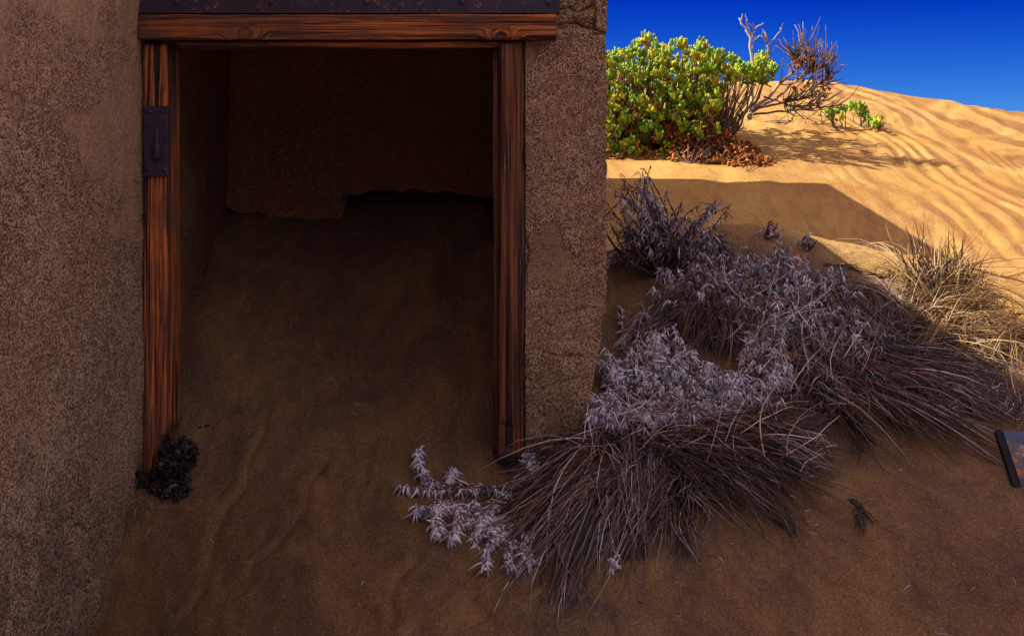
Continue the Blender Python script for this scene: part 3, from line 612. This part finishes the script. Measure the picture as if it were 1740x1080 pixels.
def mat_over(mb, poly, n, lift=(.01,.09), ln=(12, 60), tilt=0., var=(.2,1), r=.0012):
    c_ = poly_samples(poly, n); a_ = tilt + rng.normal(size=n)*.9; L_ = rng.uniform(*ln, n)[:, None]; dv = np.stack([np.cos(a_), np.sin(a_)], 1)*L_/2
    li = rng.uniform(*lift, n); mb.tubes(arcs(hits(c_-dv, li), hits(c_+dv, np.clip(li+rng.normal(size=n)*.02, .004, 1)), .01*rng.random(n), rng.normal(size=n)*.1), r*(.5+rng.random(n))[:, None]*np.array([.7,1,1,1,.9,.7,.4])[None], 3, var[0]+(var[1]-var[0])*rng.random(n))
mat_over(b, [(880,790),(1000,740),(1200,720),(1400,740),(1400,810),(1200,840),(1050,870),(900,930),(870,870)], 620, tilt=.2)
mat_over(b, [(1000,690),(1340,660),(1380,740),(1000,760)], 160, (.1,.17), (40,130), -.5, (.3,1))
o = b.build('grass_clump', GRASS); tag(o, 'largest dark tangled grass clump below the grey leaves, fanning over the sand', 'grass', GG)
b = MB()
blades(b, [(1330,590),(1400,600),(1500,620)], [(1540,720),(1640,715),(1735,695),(1790,650),(1760,610)], 1300, h=.05, jr=22, var=(0,.97))
blades(b, [(1330,570),(1500,600),(1620,640)], [(1560,640),(1690,660),(1760,680)], 350, h=.04, jr=20, var=(.1,1))
blades(b, [(1330,600),(1380,640)], [(1360,700),(1440,720),(1530,740),(1430,770)], 170, h=.03, jr=14, var=(0,.7))
blades(b, [(1360,560),(1440,560)], [(1250,600),(1290,660),(1350,690),(1450,690),(1560,690)], 600, h=.06, jr=24, var=(0,.95))
blades(b, [(1380,690)], [(1480,560),(1540,500),(1420,520)], 40, h=.05, jr=26, var=(.5,1))
mat_over(b, [(1340,580),(1500,590),(1700,640),(1730,690),(1560,710),(1400,690)], 520, tilt=.25)
mat_over(b, [(1250,470),(1480,520),(1520,600),(1350,640),(1250,560)], 150, (.08,.16), (40,140), -.6, (.3,1))
o = b.build('grass_clump', GRASS); tag(o, 'long brown grass swept to the right above the bare shaded sand', 'grass', GG)
b = MB()
blades(b, [(1215,520),(1180,515)], [(1040,590),(1080,545),(1110,580),(1160,600),(1240,590),(1290,560)], 650, h=.08, jr=16, var=(.05,.8), lift=(.02,.08))
blades(b, [(1100,560)], [(1040,560),(1050,610),(1120,500),(1150,480)], 60, h=.05, jr=12, var=(.5,1), lift=(.02,.1))
mat_over(b, [(1050,560),(1120,510),(1240,510),(1280,570),(1180,600)], 220, (.03,.1), (20,70), .2)
blades(b, [(1200,520),(1240,540)], [(1130,480),(1180,600),(1240,620),(1270,590)], 160, h=.06, jr=14, var=(.1,.9), lift=(.02,.08))
o = b.build('grass_clump', GRASS); tag(o, 'brown matted grass mound beside the top of the door pier foot', 'grass', GG)
b = MB()
upright(b, [(1590,480),(1600,490),(1560,480),(1625,480)], 230, ln=(.05,.23), spread=.5, jr=12, lean=(-.05,-.1,1), r=.0021)
upright(b, [(1560,520),(1600,520),(1640,500)], 190, ln=(.05,.16), spread=1.1, jr=18, lean=(0,-.3,.5), r=.0018)
o = b.build('grass_tuft', GRASS_LIT); tag(o, 'spiky upright straw tuft on the ridge, half in sunlight', 'grass', 'straw tufts at the shadow edge')
b = MB(); blades(b, [(1590,490),(1600,520)], [(1462,378),(1475,385),(1480,390)], 12, r=.0018, h=.1, jr=8, lift=(.05,.14), var=(.4,1))
blades(b, [(1590,490)], [(1470,440),(1480,470)], 8, r=.0016, h=.05, jr=6, lift=(.03,.08), var=(.3,.9))
o = b.build('grass_tuft', GRASS_LIT); tag(o, 'pale stalks reaching left out of the spiky straw tuft', 'grass', 'straw tufts at the shadow edge')
b = MB()
blades(b, [(1790,560),(1700,560),(1640,540)], [(1500,540),(1520,590),(1560,640),(1640,640),(1700,640),(1760,620)], 480, h=.07, jr=18, var=(.1,1), lift=(0,.06))
blades(b, [(1520,560),(1620,570)], [(1680,520),(1740,530),(1780,560),(1780,600)], 230, h=.07, jr=18, var=(.2,1), lift=(0,.06))
o = b.build('grass_clump', GRASS_LIT); tag(o, 'golden sunlit mat of straw at the right edge above the dark grass', 'grass', GG)
b = MB(); blades(b, [(1500,590),(1540,600)], [(1450,520),(1480,510),(1540,510),(1560,560)], 220, h=.06, jr=16, var=(.0,.8), lift=(.02,.08))
blades(b, [(1400,480),(1470,500)], [(1560,560),(1590,600),(1500,620)], 160, h=.06, jr=16, var=(.0,.9), lift=(.0,.08))
o = b.build('grass_clump', GRASS); tag(o, 'small dark grass clump below the spiky straw tuft', 'grass', GG)
b = MB(); upright(b, [(1735,700),(1725,690)], 90, ln=(.04,.1), spread=.7, jr=8, lean=(-.2,-.2,.5)); o = b.build('grass_tuft', GRASS); tag(o, 'short brown tuft above the blue framed panel', 'grass')
for k, (rt, fan, n, lab) in enumerate([((1435,705), [(1470,800),(1500,750),(1480,720)], 26, 'dark half buried tuft trailing down right between the two big grass clumps'),
        ((1105,890), [(1060,985),(1080,970),(1100,985)], 22, 'short black buried tuft below the big grass clump, left one of the pair'),
        ((1165,900), [(1140,980),(1150,990)], 12, 'short black buried tuft below the big grass clump, right one of the pair'),
        ((1445,870), [(1400,895),(1500,910),(1470,860),(1400,880)], 30, 'sparse black stems poking from sand right of the big clump'),
        ((1520,715), [(1540,770),(1560,740)], 14, 'thin dark strands under the grass swept to the right'),
        ((1330,870), [(1380,940),(1350,930),(1300,900)], 12, 'few curved black strands lying below the big grass clump')]):
    b = MB(); blades(b, [(rt[0]-14, rt[1]-5), (rt[0]+14, rt[1]+8)], fan, n*2, r=.0016, h=.02, jr=9, var=(0, .5), lift=(.008,.02), rootlift=.012); tag(b.build('buried_grass', GRASS), lab, 'grass', 'half buried grass strands')
tw = [((1410,905),(1445,898),'dark twig just left of the black stems poking from the sand'),((1470,915),(1540,880),'longest dark twig, right of the black stems poking from the sand'),((1375,890),(1400,880),'short dark twig at the right tips of the largest grass clump'),
      ((1545,690),(1600,705),'twig under the grass swept to the right'),((1515,805),(1540,796),'short pale twig on bare sand below the swept grass'),((1030,985),(1065,975),'pale straw bit below the bottom tips of the largest grass clump'),
      ((1480,850),(1500,842),'tiny dark twig above the black stems on the bare sand'),((1240,965),(1200,935),'curved dark twig right of the pair of black buried tufts'),((1620,770),(1640,762),'small twig on bare sand left of the framed panel'),
      ((1350,1000),(1370,990),'lone twig lowest on the bare sand')]
for k, (a, c_, lab) in enumerate(tw):
    pa, pc = hit(*a, .004), hit(*c_, .006); mid = (pa+pc)/2 + np.array([.004,0,.004]); b = MB(); b.tubes([[pa, mid, pc]], [[.0016,.0016,.0008]], 5, np.array([.2+.7*(k % 3 == 1)]))
    tag(b.build('fallen_twig', TWIG), lab, 'twig', 'fallen twigs on the sand')
# ------------------------------------------------------------------ plants: grey-leaved shrubs
def leaves_along(mb, P, i0, per, ln=.025, wd=.003, droop=.8, var=(0,1)):
    """P (m,n,3) branches; leaves hang along the part from i0 on"""
    m_, n, _ = P.shape; tot = m_*per; bi = np.repeat(np.arange(m_), per); t = i0 + rng.random(tot)**1.05*(n-1-i0); i = np.minimum(t.astype(int), n-2); f = (t-i)[:, None]
    p = P[bi, i]*(1-f)+P[bi, i+1]*f; T = P[bi, i+1]-P[bi, i]; T /= np.linalg.norm(T, axis=1, keepdims=True)+1e-9
    up = (rng.random(tot) < .35)[:, None]
    d = np.where(up, rng.normal(size=(tot, 3))*.5 + np.array([0, -.25, .35]) + T*.4, rng.normal(size=(tot, 3))*.30 + T*.12 + np.array([0, -.12, -1.])*droop)
    d /= np.linalg.norm(d, axis=1, keepdims=True)
    L = ln*(.45+.8*rng.random(tot))[:, None]; s = np.linspace(0, 1, 6)[None, :, None]; cur = rng.normal(size=(tot, 3))*.45; cur = cur + np.where(up, np.array([0, 0, -1.3]), np.array([0, .0, .0]))
    Q = p[:, None] + d[:, None]*s*L[:, None] + cur[:, None]*s*s*L[:, None]
    Q[..., 2] = np.maximum(Q[..., 2], sand_base(Q[..., 0], Q[..., 1])+.001)
    vb = rng.random(m_)[bi]*.35 + rng.random(tot)*.65
    mb.tubes(Q, wd*(.6+.8*rng.random(tot))[:, None]*np.array([.35, .7, 1., 1., .8, .35])[None], 5, var[0]+(var[1]-var[0])*vb, flat=.45)
SG = 'grey leaved dry shrubs on the bank'
def grey_shrub(label, root, poly, n, per, lift=(.05,.16), ln=.021, depth=None, var=(0,1), stems=True, rad=.0022, i0=3.2, spr=.07, name='grey_shrub', group=SG, wd=.0021):
    tg = poly_samples(poly, n)
    if depth is None: T = hits(tg, rng.uniform(*lift, n))
    else: T = np.array([at(q[0], q[1], rng.uniform(*depth)) for q in tg])
    R0 = np.array(root if np.ndim(root) == 2 else [root], float); ri = ((tg[:, None]-R0[None])**2).sum(-1).argmin(1); R = hits(R0[ri] + rng.normal(size=(n, 2))*4, -.01)
    o = thing(name, label, 'shrub', R.mean(0), group)
    t = np.linspace(0, 1, 6)[None, :, None]; mid = (R+T)/2 + rng.normal(size=(n, 3))*spr*.5; mid[:, 2] += .02
    P = R[:, None]*(1-t)**2 + 2*mid[:, None]*t*(1-t) + T[:, None]*t*t
    tipd = rng.normal(size=(n, 3))*.02
    P[:, -1] += tipd
    P[..., 2] = np.maximum(P[..., 2], sand_base(P[..., 0], P[..., 1])+.003)
    b = MB(); b.tubes(P, rad*1.0*np.array([1.8, 1.4, 1.1, .8, .6, .3])[None]*(.6+.8*rng.random(n))[:, None], 5, rng.random(n)*.8); b.build('stems', STEM_DARK, o)
    b = MB(); leaves_along(b, P, i0, per, ln, wd, var=var); b.build('leaves', LEAF_GREY, o); return o
grey_shrub('dense mound of pale grey drooping leaves above the large grass clump', [(1090,730),(1180,730),(1280,700)],
           [(1005,715),(1010,660),(1030,600),(1055,580),(1110,560),(1165,560),(1200,620),(1240,630),(1262,560),(1300,540),(1345,580),(1345,640),(1300,680),(1240,700),(1180,715),(1080,720)], 460, 54, (.03,.16), var=(.1,1))
grey_shrub('tangled blue grey leafy shrub in the middle of the bank beneath the ridge', [(1220,560),(1330,560),(1430,560)],
           [(1110,500),(1110,440),(1150,425),(1230,430),(1245,445),(1260,430),(1300,420),(1340,400),(1370,440),(1440,450),(1455,490),(1500,540),(1530,590),(1480,620),(1380,600),(1280,560),(1200,520)], 430, 36, (.02,.14), var=(0,.95))
grey_shrub('grey shrub with dark forked stems beside the pier, in front of the green bush', [(1125,470)],
           [(1030,305),(1060,300),(1070,330),(1085,292),(1105,292),(1120,345),(1160,350),(1200,325),(1250,340),(1240,360),(1190,365),(1215,400),(1170,415),(1160,440),(1110,425),(1040,455),(1060,400),(1035,380)], 120, 34, depth=(4.85,5.15), ln=.021, rad=.0035, i0=2.6, spr=.12, var=(0,.8))
grey_shrub('bluish leafy patch on the ridge left of centre', [(1230,460)], [(1180,400),(1225,395),(1255,430),(1250,455),(1190,450)], 34, 22, (.02,.07), ln=.018, var=(0,.7))
grey_shrub('low grey sprig against the pier under the forked shrub', [(1060,450)], [(1030,430),(1075,430),(1095,450),(1060,462),(1035,455)], 16, 26, (.02,.06), ln=.016, var=(0,.7))
grey_shrub('small grey tuft alone on the crest of the ridge', [(1305,402)], [(1285,400),(1295,384),(1325,390),(1330,405)], 14, 16, (.005,.03), ln=.013, var=(.1,.8))
grey_shrub('tiny grey tuft on the ridge where sunlight starts', [(1372,420)], [(1355,422),(1362,408),(1375,398),(1388,410),(1385,424)], 10, 14, (.005,.03), ln=.013, var=(.1,.8))
# lower-left trailing sprigs: drawn branch by branch
o = thing('grey_shrub', 'pale sprigs trailing over the sand in front of the right door jamb', 'shrub', hit(900, 830), SG)
brs = [[(930,850),(860,828),(790,822),(730,828),(675,822)], [(800,822),(755,830),(725,810),(712,785),(710,762)], [(780,825),(755,850),(735,875),(742,905)], [(790,822),(775,810),(770,805),(768,800)],
       [(900,860),(820,850),(785,870),(780,890),(765,915)], [(900,860),(850,870),(800,890),(780,870),(768,850)], [(920,890),(880,890),(840,910),(830,930),(825,960)], [(930,890),(880,910),(865,930),(860,950),(868,965)],
       [(900,850),(860,860),(820,880),(810,860),(805,855)], [(930,870),(880,880),(850,900),(820,900),(800,915)], [(960,820),(920,800),(905,790),(898,780),(895,768)], [(940,870),(900,900),(890,920),(893,940),(900,950)],
       [(900,840),(840,870),(830,890),(845,905),(850,915)], [(775,822),(760,840),(745,860),(715,860),(708,862)], [(900,850),(870,835),(850,840),(820,880),(808,905)]]
P = []
for br in brs:
    for k in range(3):
        jt = rng.normal(size=(len(br), 2))*3; l = np.linspace(.06, .07, len(br)) + .015*rng.random(); q = hits(np.array(br)+jt, l)
        tt = np.linspace(0, len(br)-1, 6); P.append(np.stack([np.interp(tt, np.arange(len(br)), q[:, c]) for c in range(3)], 1))
P = np.array(P); b = MB(); b.tubes(P, .0022*np.array([1.4,1.2,1,.8,.6,.3])[None], 5, rng.random(len(P))*.8); b.build('stems', STEM_DARK, o)
b = MB(); leaves_along(b, P, 1.5, 130, .020, .0027, .8, (.15,1)); b.build('leaves', LEAF_GREY, o)
for lab, pts in [('single pale seed stalk standing beside the pier', [(1062,610),(1060,580),(1056,550),(1053,522)]), ('withered pale sprig hanging over sand below the big grass clump', [(1050,920),(1047,935),(1044,955),(1046,965)]),
                 ('small pale leaf tuft caught in the big grass clump', [(1060,815),(1040,812),(1028,808),(1020,806)])]:
    q = hits(pts, np.linspace(.03, .06, 4)); o = thing('dry_sprig', lab, 'sprig', q[0]); P = np.repeat(q[None], 3, 0) + rng.normal(size=(3, 4, 3))*.003
    b = MB(); b.tubes(P, .0016, 5, rng.random(3)); b.build('stems', STEM_DARK, o); b = MB(); leaves_along(b, P, 1.0, 18, .014, .0028, .2, (.5,1)); b.build('leaves', LEAF_GREY, o)
# ------------------------------------------------------------------ green succulents
def rosettes(mb, C_, dirs, per, ln, wd, var=(0,1), open_=.8):
    n = len(C_); tot = n*per; bi = np.repeat(np.arange(n), per)
    d = dirs[bi] + rng.normal(size=(tot, 3))*open_; d /= np.linalg.norm(d, axis=1, keepdims=True)
    L = ln*(.65+.6*rng.random(tot))[:, None]; s = np.array([0, .18, .42, .68, .88, 1.])[None, :, None]
    off = rng.normal(size=(tot, 3))*ln*.2
    Q = C_[bi][:, None] + off[:, None] + d[:, None]*s*L[:, None]; Q[..., 2] += (s[..., 0]**2*L*.25)
    vv = np.clip(rng.random(n)[bi]*.6 + rng.random(tot)*.45, 0, 1)
    mb.tubes(Q, wd*(.8+.4*rng.random(tot))[:, None]*np.array([.35,.75,1.,1.05,.8,.25])[None], 7, var[0]+(var[1]-var[0])*vv, flat=.8)
bush_poly = [(985,300),(985,110),(1035,90),(1060,85),(1085,72),(1105,66),(1120,85),(1150,72),(1165,85),(1195,66),(1200,88),(1215,100),(1235,95),(1260,110),(1300,95),(1312,112),(1300,140),(1265,135),(1240,150),(1225,160),(1220,200),(1215,245),(1190,262),(1150,272),(1100,290),(1060,290),(1040,270)]
def bush(label, poly, n, per, depth, root, ln, wd, name='succulent_bush', group=None, dry=.10, seedd=0, sfan=1, snap=True):
    tg = poly_samples(poly, n); tg = tg + (8*np.stack([vnoise(tg[:, 0]*.03, tg[:, 1]*.03, 0, 7), vnoise(tg[:, 0]*.03, tg[:, 1]*.03, 5, 8)], 1) if n > 50 else 0); y = rng.uniform(*depth, n); C_ = np.stack([(tg[:, 0]-CX)/F*y, y, -(tg[:, 1]-HY)/F*y], 1)
    C_[:, 2] = np.maximum(C_[:, 2], sand_base(C_[:, 0], C_[:, 1])+.01)
    ctr = np.array([C_[:, 0].mean(), C_[:, 1].mean(), C_[:, 2].min()-.1]); dirs = C_-ctr; dirs /= np.linalg.norm(dirs, axis=1, keepdims=True); dirs[:, 2] += .5
    R0 = np.array([at(*r_, (depth[0]+depth[1])/2) for r_ in root]); 
    if snap: R0[:, 2] = sand_base(R0[:, 0], R0[:, 1])-.02
    o = thing(name, label, 'bush' if group is None else 'plant', R0[0], group)
    isdry = rng.random(n) < dry + .5*sstep(tg[:, 1], 200, 290)*(dry > 0)
    b = MB(); rosettes(b, C_[~isdry], dirs[~isdry], per, ln, wd); b.build('leaves', SUCC, o)
    if isdry.any(): b = MB(); rosettes(b, C_[isdry], dirs[isdry]*.4+np.array([0,0,-.5]), per, ln*.9, wd*.6, open_=.9); b.build('dried_leaves', DRYLEAF, o)
    R = R0[((C_[:, None]-R0[None])**2).sum(-1).argmin(1)]; t = np.linspace(0, 1, 6)[None, :, None]; mid = (R+C_)/2 + rng.normal(size=C_.shape)*.05; mid[:, 2] -= .03
    P = R[:, None]*(1-t)**2+2*mid[:, None]*t*(1-t)+C_[:, None]*t*t
    P = P + rng.normal(size=P.shape)*.012*np.array([0,1,1,1,1,0])[None, :, None]; keep = rng.random(n) < (.3 if n > 50 else .8); P = P[keep]; n = len(P)
    b = MB(); b.tubes(P, .006*np.array([1.6,1.2,1,.8,.6,.45])[None]*(.6+.6*rng.random(n))[:, None], 5, rng.random(n)*.6); b.build('stems', TWIG, o); return o
bush('sunlit bright green succulent bush on the dune beside the pier', bush_poly, 1900, 8, (8.0, 9.1), [(1060,290),(1110,285),(1150,275),(1195,262),(1225,225)], .031, .0078)
bush('green leafy shoots around the bleached dead branches', [(1262,130),(1275,118),(1310,100),(1315,125),(1305,145),(1280,150),(1265,145)], 22, 8, (8.6,8.9), [(1276,140),(1298,135)], .036, .0088, 'succulent_shoot', 'young green succulent shoots on the dune', 0, snap=False)
for lab, poly, n, rt in [('small green shoot at the end of the creeping dead branch', [(1408,190),(1438,188),(1442,205),(1425,214),(1408,208)], 9, (1424,214)),
                         ('taller green shoot standing alone on the dune face', [(1447,186),(1458,177),(1470,190),(1475,205),(1460,205)], 11, (1462,210)),
                         ('low green shoot just right of the taller one', [(1476,205),(1492,203),(1495,218),(1480,218)], 5, (1486,220)),
                         ('tiny sprout furthest right on the dune face', [(1491,197),(1501,196),(1500,203),(1492,203)], 2, (1496,204))]:
    yy = hit(*rt)[1]; bush(lab, poly, n, 8, (yy-.12, yy-.02), [rt], .034 if n > 3 else .015, .009 if n > 3 else .004, 'succulent_shoot', 'young green succulent shoots on the dune', 0)
# dried lower plant
tg = poly_samples([(1140,215),(1190,205),(1235,222)]+[(1150,240)][:0]+[(1245,235),(1200,230),(1245,235),(1290,250),(1312,290),(1295,305),(1230,300),(1180,285),(1140,270)], 300)
yb_ = 7.75 + .35*(305-tg[:, 1])/90 + .12*rng.random(len(tg)); Pb = np.stack([(tg[:, 0]-CX)/F*yb_, yb_, -(tg[:, 1]-HY)/F*yb_], 1); Pb[:, 2] = np.maximum(Pb[:, 2], sand_base(Pb[:, 0], Pb[:, 1])+.01); o = thing('dried_succulent', 'withered orange brown succulent below the green bush', 'plant', Pb.mean(0))
b = MB(); dr = np.tile([0,-.1,-.7], (len(Pb), 1)); rosettes(b, Pb, dr, 7, .036, .0075, open_=.8); b.build('dried_leaves', DRYLEAF, o)
R0 = hits([(1170,285),(1230,300),(1270,300)], -.02); R = R0[((Pb[:, None]-R0[None])**2).sum(-1).argmin(1)]; t = np.linspace(0, 1, 5)[None, :, None]; mid = (R+Pb)/2 + rng.normal(size=Pb.shape)*.04
P = R[:, None]*(1-t)**2+2*mid[:, None]*t*(1-t)+Pb[:, None]*t*t; P[..., 2] = np.maximum(P[..., 2], sand_base(P[..., 0], P[..., 1])+.003); P = P[::9]
b = MB(); b.tubes(P, .0028, 4, rng.random(len(P))*.25); b.build('stems', TWIG, o)
# dead branches
def branch_tree(mb, pts, y, r0, r1, twigs=6, tl=.08, var=.8):
    q = np.array([at(u, v, y + dy) for u, v, dy in pts]); n = len(q); tt = np.linspace(0, n-1, n*3)
    P = np.stack([np.interp(tt, np.arange(n), q[:, c]) for c in range(3)], 1) + rng.normal(size=(n*3, 3))*.004
    P[..., 2] = np.maximum(P[..., 2], sand_base(P[:, 0], P[:, 1])+.004)
    mb.tubes(P[None], np.linspace(r0, r1, n*3)[None], 6, np.array([var]))
    for k in range(twigs):
        i = rng.integers(n, n*3-1); d = P[min(i+1, n*3-1)]-P[i-1]; d /= np.linalg.norm(d); d = d + rng.normal(size=3)*.7; d[2] += .25; d /= np.linalg.norm(d); L = tl*(.4+rng.random())
        s = np.linspace(0, 1, 5)[:, None]; T = P[i] + d*s*L + rng.normal(size=(5, 3))*.006*s + np.array([0,0,.25])*s*s*L
        mb.tubes(T[None], np.linspace(r1*1.3, r1*.5, 5)[None], 5, np.array([var*rng.uniform(.3, 1)]))
yb = 8.7
o = thing('dead_shrub', 'bleached upright dead branches forking against the blue sky', 'shrub', at(1272, 235, yb))
b = MB()
branch_tree(b, [(1275,205,0),(1280,160,0),(1277,110,0),(1274,60,0),(1265,45,0),(1255,32,0)], yb, .013, .005, 3, .07, 1.)
branch_tree(b, [(1275,62,0),(1285,50,0),(1298,38,0)], yb, .006, .003, 2, .04)
branch_tree(b, [(1274,58,0),(1270,42,0),(1268,33,0)], yb, .005, .003, 1, .03)
branch_tree(b, [(1272,200,0),(1295,150,.05),(1306,100,.05),(1303,70,.05),(1300,52,.05)], yb, .010, .004, 5, .07, .6)
branch_tree(b, [(1305,78,.05),(1316,66,.05),(1328,48,.05)], yb, .006, .003, 1, .04)
branch_tree(b, [(1303,64,.05),(1290,62,.05),(1280,70,.02)], yb, .005, .003, 1, .04)
b.build('branches', TWIG, o)
o = thing('dead_shrub', 'dark dead shrub with leaning twiggy branches fanning right over the dune', 'shrub', at(1272, 195, 8.4))
b = MB(); yb = 8.35
for pts, r0, vv in [([(1272,195,0),(1310,160,0),(1345,125,0),(1365,100,.1),(1366,82,.1)], .011, .9), ([(1275,193,0),(1320,165,-.05),(1350,140,-.05),(1375,120,0),(1400,115,0),(1405,96,0)], .009, .8),
                    ([(1275,190,0),(1330,175,-.1),(1370,165,-.1),(1410,158,-.1)], .008, .3), ([(1272,195,0),(1330,190,-.15),(1380,185,-.2),(1440,178,-.2)], .007, .3), ([(1345,125,0),(1352,105,0),(1350,90,0)], .006, .2),
                    ([(1365,150,0),(1385,120,0),(1382,98,0)], .006, .2), ([(1330,170,-.1),(1380,150,0),(1408,135,0),(1407,120,0)], .006, .25), ([(1300,165,0),(1340,180,-.1),(1400,175,-.1)], .006, .3)]:
    branch_tree(b, pts, yb, r0, .0035, 26, .13, vv*.8)
b.build('branches', TWIG, o)
b = MB(); dk = np.array([at(u+rng.normal()*5, v+rng.normal()*9, yb+rng.normal()*.05) for u, v in [(1367,95),(1383,110),(1350,95),(1404,108),(1405,130),(1365,115),(1350,150),(1385,150),(1400,150),(1370,140)] for _ in range(7)])
rosettes(b, dk, np.tile([0,0,1.], (len(dk), 1)), 4, .018, .004, open_=.6); b.build('dried_leaves', DRYLEAF, o)
o = thing('dead_branch', 'thin creeping dead branch running right towards the green shoots', 'branch', hit(1295, 210)); b = MB()
for pts in [[(1293,207),(1320,210),(1360,205),(1400,208)], [(1330,212),(1360,202),(1390,198),(1415,200)], [(1340,208),(1375,212),(1405,213)], [(1230,225),(1255,222),(1272,205),(1275,195)]]:
    q = hits(pts, .012); n = len(q); tt = np.linspace(0, n-1, 10); P = np.stack([np.interp(tt, np.arange(n), q[:, c]) for c in range(3)], 1)+rng.normal(size=(10, 3))*.006; b.tubes(P[None], np.linspace(.006, .003, 10)[None], 5, np.array([.6]))
    for k in range(12):
        i = rng.integers(1, 9); d = rng.normal(size=3); d[2] = abs(d[2])*.7; s = np.linspace(0, 1, 4)[:, None]; b.tubes((P[i]+d*s*.05)[None], .0025, 4, np.array([.15]))
b.build('branches', TWIG, o)
for lab, a, n in [('dark bent twig on the shaded ridge between the grey tufts and the straw', (1450,450), 8)]:
    q = hits([(1400,450),(1440,455),(1470,462),(1500,470)], .01); b = MB(); P = np.repeat(q[None], n, 0)+rng.normal(size=(n, 4, 3))*.008; b.tubes(P, .0016, 4, rng.random(n)*.3); tag(b.build('fallen_twig', TWIG), lab, 'twig')

# ------------------------------------------------------------------ fine litter and grit no one could count
b = MB(); n = 900
uv = np.concatenate([rng.uniform((180, 620), (1000, 1080), (250, 2)), rng.normal(0, 1, (250, 2))*np.array([150, 55])+np.array([1300, 860]), rng.uniform((1000, 760), (1740, 1080), (220, 2)), rng.normal(0, 1, (120, 2))*np.array([35, 30])+np.array([240, 850]), rng.uniform((330, 400), (830, 620), (60, 2))])
uv = uv[(uv[:, 1] < 1100) & (uv[:, 1] > 395)]; p = hits(uv, .001); a = rng.normal(size=p.shape); a[:, 2] *= .15; a /= np.linalg.norm(a, axis=1, keepdims=True)
L = np.where(rng.random(len(p)) < .25, rng.uniform(.008, .03, len(p)), rng.uniform(.0015, .005, len(p)))[:, None, None]; t = np.linspace(-.5, .5, 4)[None, :, None]
P = p[:, None] + a[:, None]*t*L; P[..., 2] = sand(P[..., 0], P[..., 1])+.001
b.tubes(P, .0012*(.5+rng.random(len(p)))[:, None]*np.array([.5, 1, 1, .4])[None], 4, rng.random(len(p)))
tag(b.build('litter', TWIG), 'scattered straw bits and grit on the shaded sand', 'litter', kind='stuff')
